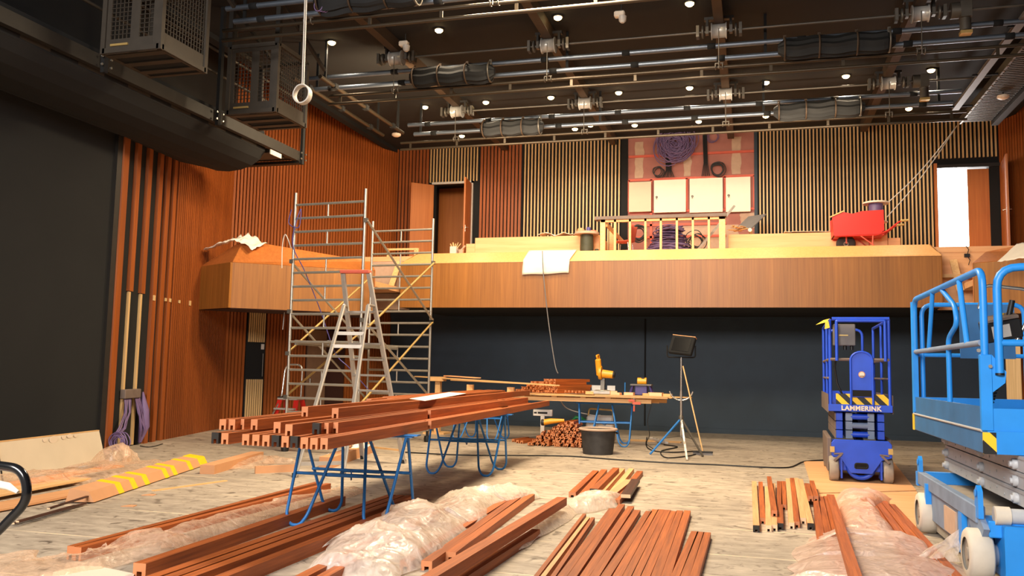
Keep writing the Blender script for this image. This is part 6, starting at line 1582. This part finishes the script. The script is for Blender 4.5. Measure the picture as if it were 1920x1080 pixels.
# cloths on the side balconies
A_ = PY(383, 463, 15.5); 
sheet('crumpled white cloth on the corner of the left side balcony', [PY(381, 468, 15.75), PY(405, 459, 15.65), PY(420, 455, 15.62), PY(437, 450, 15.66), PY(452, 454, 15.75), PY(473, 468, 15.72)], (0.10, 0.40, 0.16), 'cloth', 'cloth', 'cloth', 0.07, 3.1, 30, 10)
a = PY(1869, 493, 16.1); b = PY(1945, 478, 16.1)
sheet('white cloth lying over the cap of the right side balcony', [PY(1870, 491, 15.9), PY(1900, 487, 15.4), PY(1950, 478, 15.0)], (0.42, 0.45, 0.36), 'cloth', 'cloth', 'cloth', 0.012, 7.7)
# boards in the aisles
for lbl, a, b in (('pale board leaning in the right aisle gap of the balcony', PY(1801, 545, 19.2), PY(1787, 487, 19.45)), ('pale board leaning in the left aisle gap behind the scaffold', PY(733, 538, 19.2), PY(749, 490, 19.45))):
    o = MB().bar(a, b, 0.14, 0.02, up=(0, -1, 0)).build('leaning_board', 'pine', base=a); tag(o, lbl, 'board')
t = thing('socket_outlet', 'black socket outlet with loose wire on the boarding of the right aisle', 'socket', PY(1813, 479, 19.54))
q = PY(1813, 479, 19.54); MB().box(q, (0.10, 0.05, 0.07)).build('socket', 'blackrub', t)
MB().tube([q, q+Vector((0.03, -0.02, 0.12)), q+Vector((-0.02, -0.02, 0.2))], 0.008, 5).tube([q, q+Vector((0.05, -0.02, -0.1)), q+Vector((0.02, -0.02, -0.2))], 0.008, 5).build('wire', 'blackrub', t)
# ================================================================== LEFT SIDE OF THE FLOOR
A_ = PZ(0, 905); B_ = PZ(197, 862); d_ = (B_-A_).normalized(); A2 = A_-d_*1.2
up = Vector((0, 0, 1)); n_ = Vector((d_.y, -d_.x, 0))
t = thing('cream_panel', 'long cream board standing on edge against the black wall at the far left', 'panel', (A_+B_)/2)
Hp = 0.50
MB().prism([A2, B_, B_+up*(Hp-0.06)-n_*0.12, A2+up*Hp-n_*0.12], -n_*0.03).build('board', 'offwhite', t)
MB().bar(A2+up*Hp-n_*0.135, B_+up*(Hp-0.06)-n_*0.135, 0.04, 0.012).build('top_edge', 'pine', t)
MB().bar(A_+d_*0.05+n_*0.005, A_+d_*0.05+up*Hp-n_*0.115, 0.02, 0.012, up=n_).build('black_band', 'blackrub', t)
mb = MB()
for f, z, w, h in ((0.50, 0.41, 0.11, 0.05), (0.42, 0.42, 0.05, 0.03), (0.60, 0.42, 0.05, 0.03), (0.66, 0.425, 0.07, 0.03), (0.72, 0.42, 0.04, 0.025)):
    c = A_.lerp(B_, f)+up*z-n_*(0.12*z/Hp)+n_*0.003
    pts = [c+d_*(w*math.cos(a))+up*(h*math.sin(a)) for a in [2*PI*i/14 for i in range(14)]]
    mb.prism(pts, n_*0.004)
mb.build('white_smears', 'white', t)
# cardboard edge strip with yellow tape
a, b = PZ(176, 944), PZ(388, 872); d_ = (b-a).normalized(); n_ = Vector((d_.y, -d_.x, 0)); L = (b-a).length
t = thing('cardboard_strip', 'long cardboard strip with bands of yellow tape on the left floor', 'cardboard', (a+b)/2)
def strip(s0, s1, ex=0.0):
    p = a+d_*s0; q = a+d_*s1
    prof = [(ex*1.5, 0.012), (-0.06+ex, 0.12+ex), (-0.26-ex, 0.15+ex), (-0.30-ex, 0.012)]
    return [[p+n_*x+up*z for x, z in prof], [q+n_*x+up*z for x, z in prof]]
MB().loft(strip(0, L)).build('cardboard', 'cardboard', t)
for s in (0.62, 1.0, 1.36, 2.0, 2.30, 2.9, 3.35): 
    if s+0.14 < L: MB().loft(strip(s, s+0.13, 0.004)).build('tape_band', 'tape', t)
MB().loft(strip(L-0.25, L+0.02, 0.006)).build('tape_band', 'tape', t)
for k, (p0, p1) in enumerate([((24, 984), (160, 946)), ((32, 986), (140, 955)), ((90, 966), (172, 939))]):
    a1, b1 = PZ(*p0, 0.01), PZ(*p1, 0.01)
    o = MB().bar(a1+up*(0.012+0.025*k), b1+up*(0.012+0.025*k), 0.03, 0.015).build('dark_batten', 'timber_dark', base=a1); tag(o, 'thin dark batten on the floor before the cardboard strip, %s of three' % ORD[k], 'batten', 'dark battens at the left')
for k, (p0, p1, w, mt) in enumerate([((-40, 962), (172, 921), 0.35, 'timber_pale'), ((-60, 945), (150, 905), 0.3, 'pine'), ((5, 924), (220, 885), 0.2, 'timber_pale')]):
    a1, b1 = PZ(*p0), PZ(*p1); z = 0.014+0.028*k
    beam('pale flat board under the glassy film at the left, %s from the front' % ORD[k], a1+up*z, b1+up*z, w, 0.022, mt, 'boards under the glassy film', cat='board', name='floor_plank', notch=False)
a1, b1 = PZ(287, 921), PZ(424, 902); beam('long thin pale lath alone on the floor below the taped cardboard', a1, b1, 0.05, 0.012, 'pine', None, cat='lath', name='thin_lath', notch=False)
for k, (x, y) in enumerate([(237, 951), (275, 930)]):
    q = PZ(x, y); o = MB().prism([q+Vector((-.07, 0, 0)), q+Vector((.06, .03, 0)), q+Vector((.03, .12, 0)), q+Vector((-.05, .1, 0))], (0, 0, 0.008)).build('cardboard_scrap', 'cardboard', base=q); tag(o, 'small cardboard scrap lying flat on the left floor, %s one' % ('nearer' if k == 0 else 'farther'), 'scrap')
# packaging pieces under the stack
a1, b1 = PZ(388, 889), PZ(482, 861); beam('long cardboard trough lying behind the timber stack end', a1, b1, 0.20, 0.12, 'cardboard', None, cat='cardboard', name='cardboard_trough', notch=False)
a1, b1 = PZ(478, 888), PZ(555, 884); beam('grey-brown board edge lying under the left end of the stack', a1, b1, 0.04, 0.10, 'cardboard', None, cat='board', name='packing_board', notch=False)
a1, b1 = PZ(610, 878), PZ(690, 848); beam('brown cardboard trough lying between trestle and stepladder', a1, b1, 0.2, 0.16, 'cardboard', None, cat='cardboard', name='cardboard_trough', notch=False)
a1, b1 = PZ(560, 884), PZ(640, 893); beam('thin white lath on the floor at the stepladder feet', a1, b1, 0.03, 0.03, 'white', None, cat='lath', name='thin_lath', notch=False)
a1, b1 = PZ(682, 838), PZ(752, 846); beam('thin pale lath on the floor right of the near trestle', a1, b1, 0.03, 0.03, 'pine', None, cat='lath', name='thin_lath', notch=False)
film_heap('small crumple of clear film behind the end of the stack', [(PZ(440, 880), 0.2, 0.2, 0.06), (PZ(500, 868), 0.3, 0.2, 0.10), (PZ(560, 868), 0.2, 0.2, 0.05)], 'film_clear', 7.3, 40, 24, 0.06)
sheet('pale paper sheet crumpled on the floor behind the near trestle', [PZ(605, 868)+up*0.05, PZ(630, 862)+up*0.12, PZ(662, 860)+up*0.06], (0.1, 0.5, 0.12), 'cloth', 'paper_sheet', 'paper', 0.06, 5.5)
# junction box with purple cables on the strip wall
q = LB.p(0.70, 0.06, PY(240, 738, LB.p(0.7, 0.06, 0).y).z)
t = thing('junction_box', 'grey junction box with bunches of purple cables hanging from it on the strip wall', 'junction box', q)
mr = Matrix((Vector((LB.d.x, LB.d.y, 0)), Vector((LB.n.x, LB.n.y, 0)), Vector((0, 0, 1)))).transposed()
MB().box(q, (0.62, 0.10, 0.16), mr).build('box', 'dblue_dusty', t, bevel=0.01)
def hang(t0, t1, n, r, bow, zend, lean):
    mb = MB()
    for k in range(n):
        s = t0+(t1-t0)*k/(n-1); z0 = q.z-0.08; z1 = zend+random.uniform(0, 0.06)
        pts = [LB.p(s, 0.07, z0), LB.p(s+bow*0.4+random.uniform(-.02, .02), 0.10+random.uniform(0, .05), z0-(z0-z1)*0.33), LB.p(s+bow*0.8+lean*0.5+random.uniform(-.04, .04), 0.12+random.uniform(0, .08), z0-(z0-z1)*0.7), LB.p(s*0.4+(t0+t1)*0.3+bow+lean+random.uniform(-.03, .03), 0.10, z1)]
        out = []
        for i in range(3):
            for j in range(5): out.append(pts[i].lerp(pts[i+1], j/5))
        mb.tube(out+[pts[-1]], r, 5)
    return mb
hang(0.46, 0.70, 9, 0.010, -0.22, 0.12, -0.35).build('left_cables', 'purple', t)
hang(0.86, 1.05, 16, 0.012, 0.12, 0.04, 0.05).build('right_cables', 'purple', t)
MB().tube([LB.p(1.12, 0.09, 0.95), LB.p(1.16, 0.13, 0.62), LB.p(1.15, 0.14, 0.34), LB.p(1.10, 0.1, 0.05)], [0.02, 0.075, 0.095, 0.03], 12).build('cable_bunch', 'purple', t)
coil('small tangle of purple cable on the floor by the left strip wall', LB.p(-0.05, 0.25, 0.14), 0.16, 9, 'purple', 0.010, 'xz', 0.08, 0.2, cat='cable')
cable('thin dark wire lying on the floor by the strip wall', [PZ(263, 836, 0.01), PZ(278, 838, 0.01), PZ(292, 836, 0.01), PZ(305, 832, 0.01)], 0.008)
# white board corner at the front edge
cs = [PZ(100, 1079), PZ(150, 1067), PZ(185, 1068), PZ(252, 1082), PZ(240, 1110), PZ(90, 1110)]
o = MB().prism([Vector((c.x, c.y, 0.004)) for c in cs], (0, 0, 0.02)).build('white_board', 'white', base=sum(cs, Vector())/6); tag(o, 'white board lying at the bottom left edge', 'board')
# handle of a pallet truck close to the camera
Yh = 2.25
c = PY(2, 932, Yh)
t = thing('pallet_truck', 'glossy black loop handle of a pallet truck at the left edge', 'pallet truck', (c.x-0.6, Yh-0.3, 0))
pts = [PY(*p, Yh) for p in ((-30, 871), (6, 874), (32, 880), (46, 897), (50, 925), (42, 948), (20, 972), (-8, 1000), (-40, 1024))]
left = [Vector((2*(c.x-0.14)-p.x, p.y, p.z)) for p in pts[::-1]]
loop = []
allp = pts+left
for i in range(len(allp)):
    p0, p1, p2, p3 = allp[i-1], allp[i], allp[(i+1) % len(allp)], allp[(i+2) % len(allp)]
    for k in range(5):
        s = k/5; loop.append(0.5*((2*p1)+(p2-p0)*s+(2*p0-5*p1+4*p2-p3)*s*s+(3*p1-p0-3*p2+p3)*s**3))
hd = MB().tube(loop, 0.0145, 14, closed=True).build('handle_loop', 'gloss', t)
MB().tube([PY(-60, 905, Yh), PY(-10, 907, Yh), PY(16, 912, Yh), PY(34, 923, Yh)], [0.012, 0.013, 0.012, 0.006], 10).build('release_lever', 'white', hd)
bt = Vector((c.x-0.14, Yh, pts[-1].z)); ft = Vector((c.x-0.62, Yh-0.10, 0.42))
MB().tube([bt, ft], 0.022, 12).build('draw_bar', 'gloss', t)
MB().tube([ft+Vector((0, 0, 0.12)), ft-Vector((0, 0, 0.25))], 0.07, 16).build('pump', 'steel', t)
MB().box((ft.x-0.22, ft.y, 0.28), (0.14, 0.45, 0.34)).build('head_block', 'red', t, bevel=0.02)
for s in (-1, 1):
    MB().box((ft.x-0.85, ft.y+s*0.19, 0.085), (1.15, 0.15, 0.05)).build('fork', 'red', t, bevel=0.01)
    w1 = MB().lathe([(0.06, -0.03), (0.09, -0.025), (0.09, 0.025), (0.06, 0.03)], (ft.x, ft.y+s*0.07, 0.09), 'y', 18).build('steer_wheel', 'tyre_dark', t)
    MB().tube([(ft.x-1.3, ft.y+s*0.19-0.05, 0.04), (ft.x-1.3, ft.y+s*0.19+0.05, 0.04)], 0.04, 14).build('load_roller', 'tyre', t)
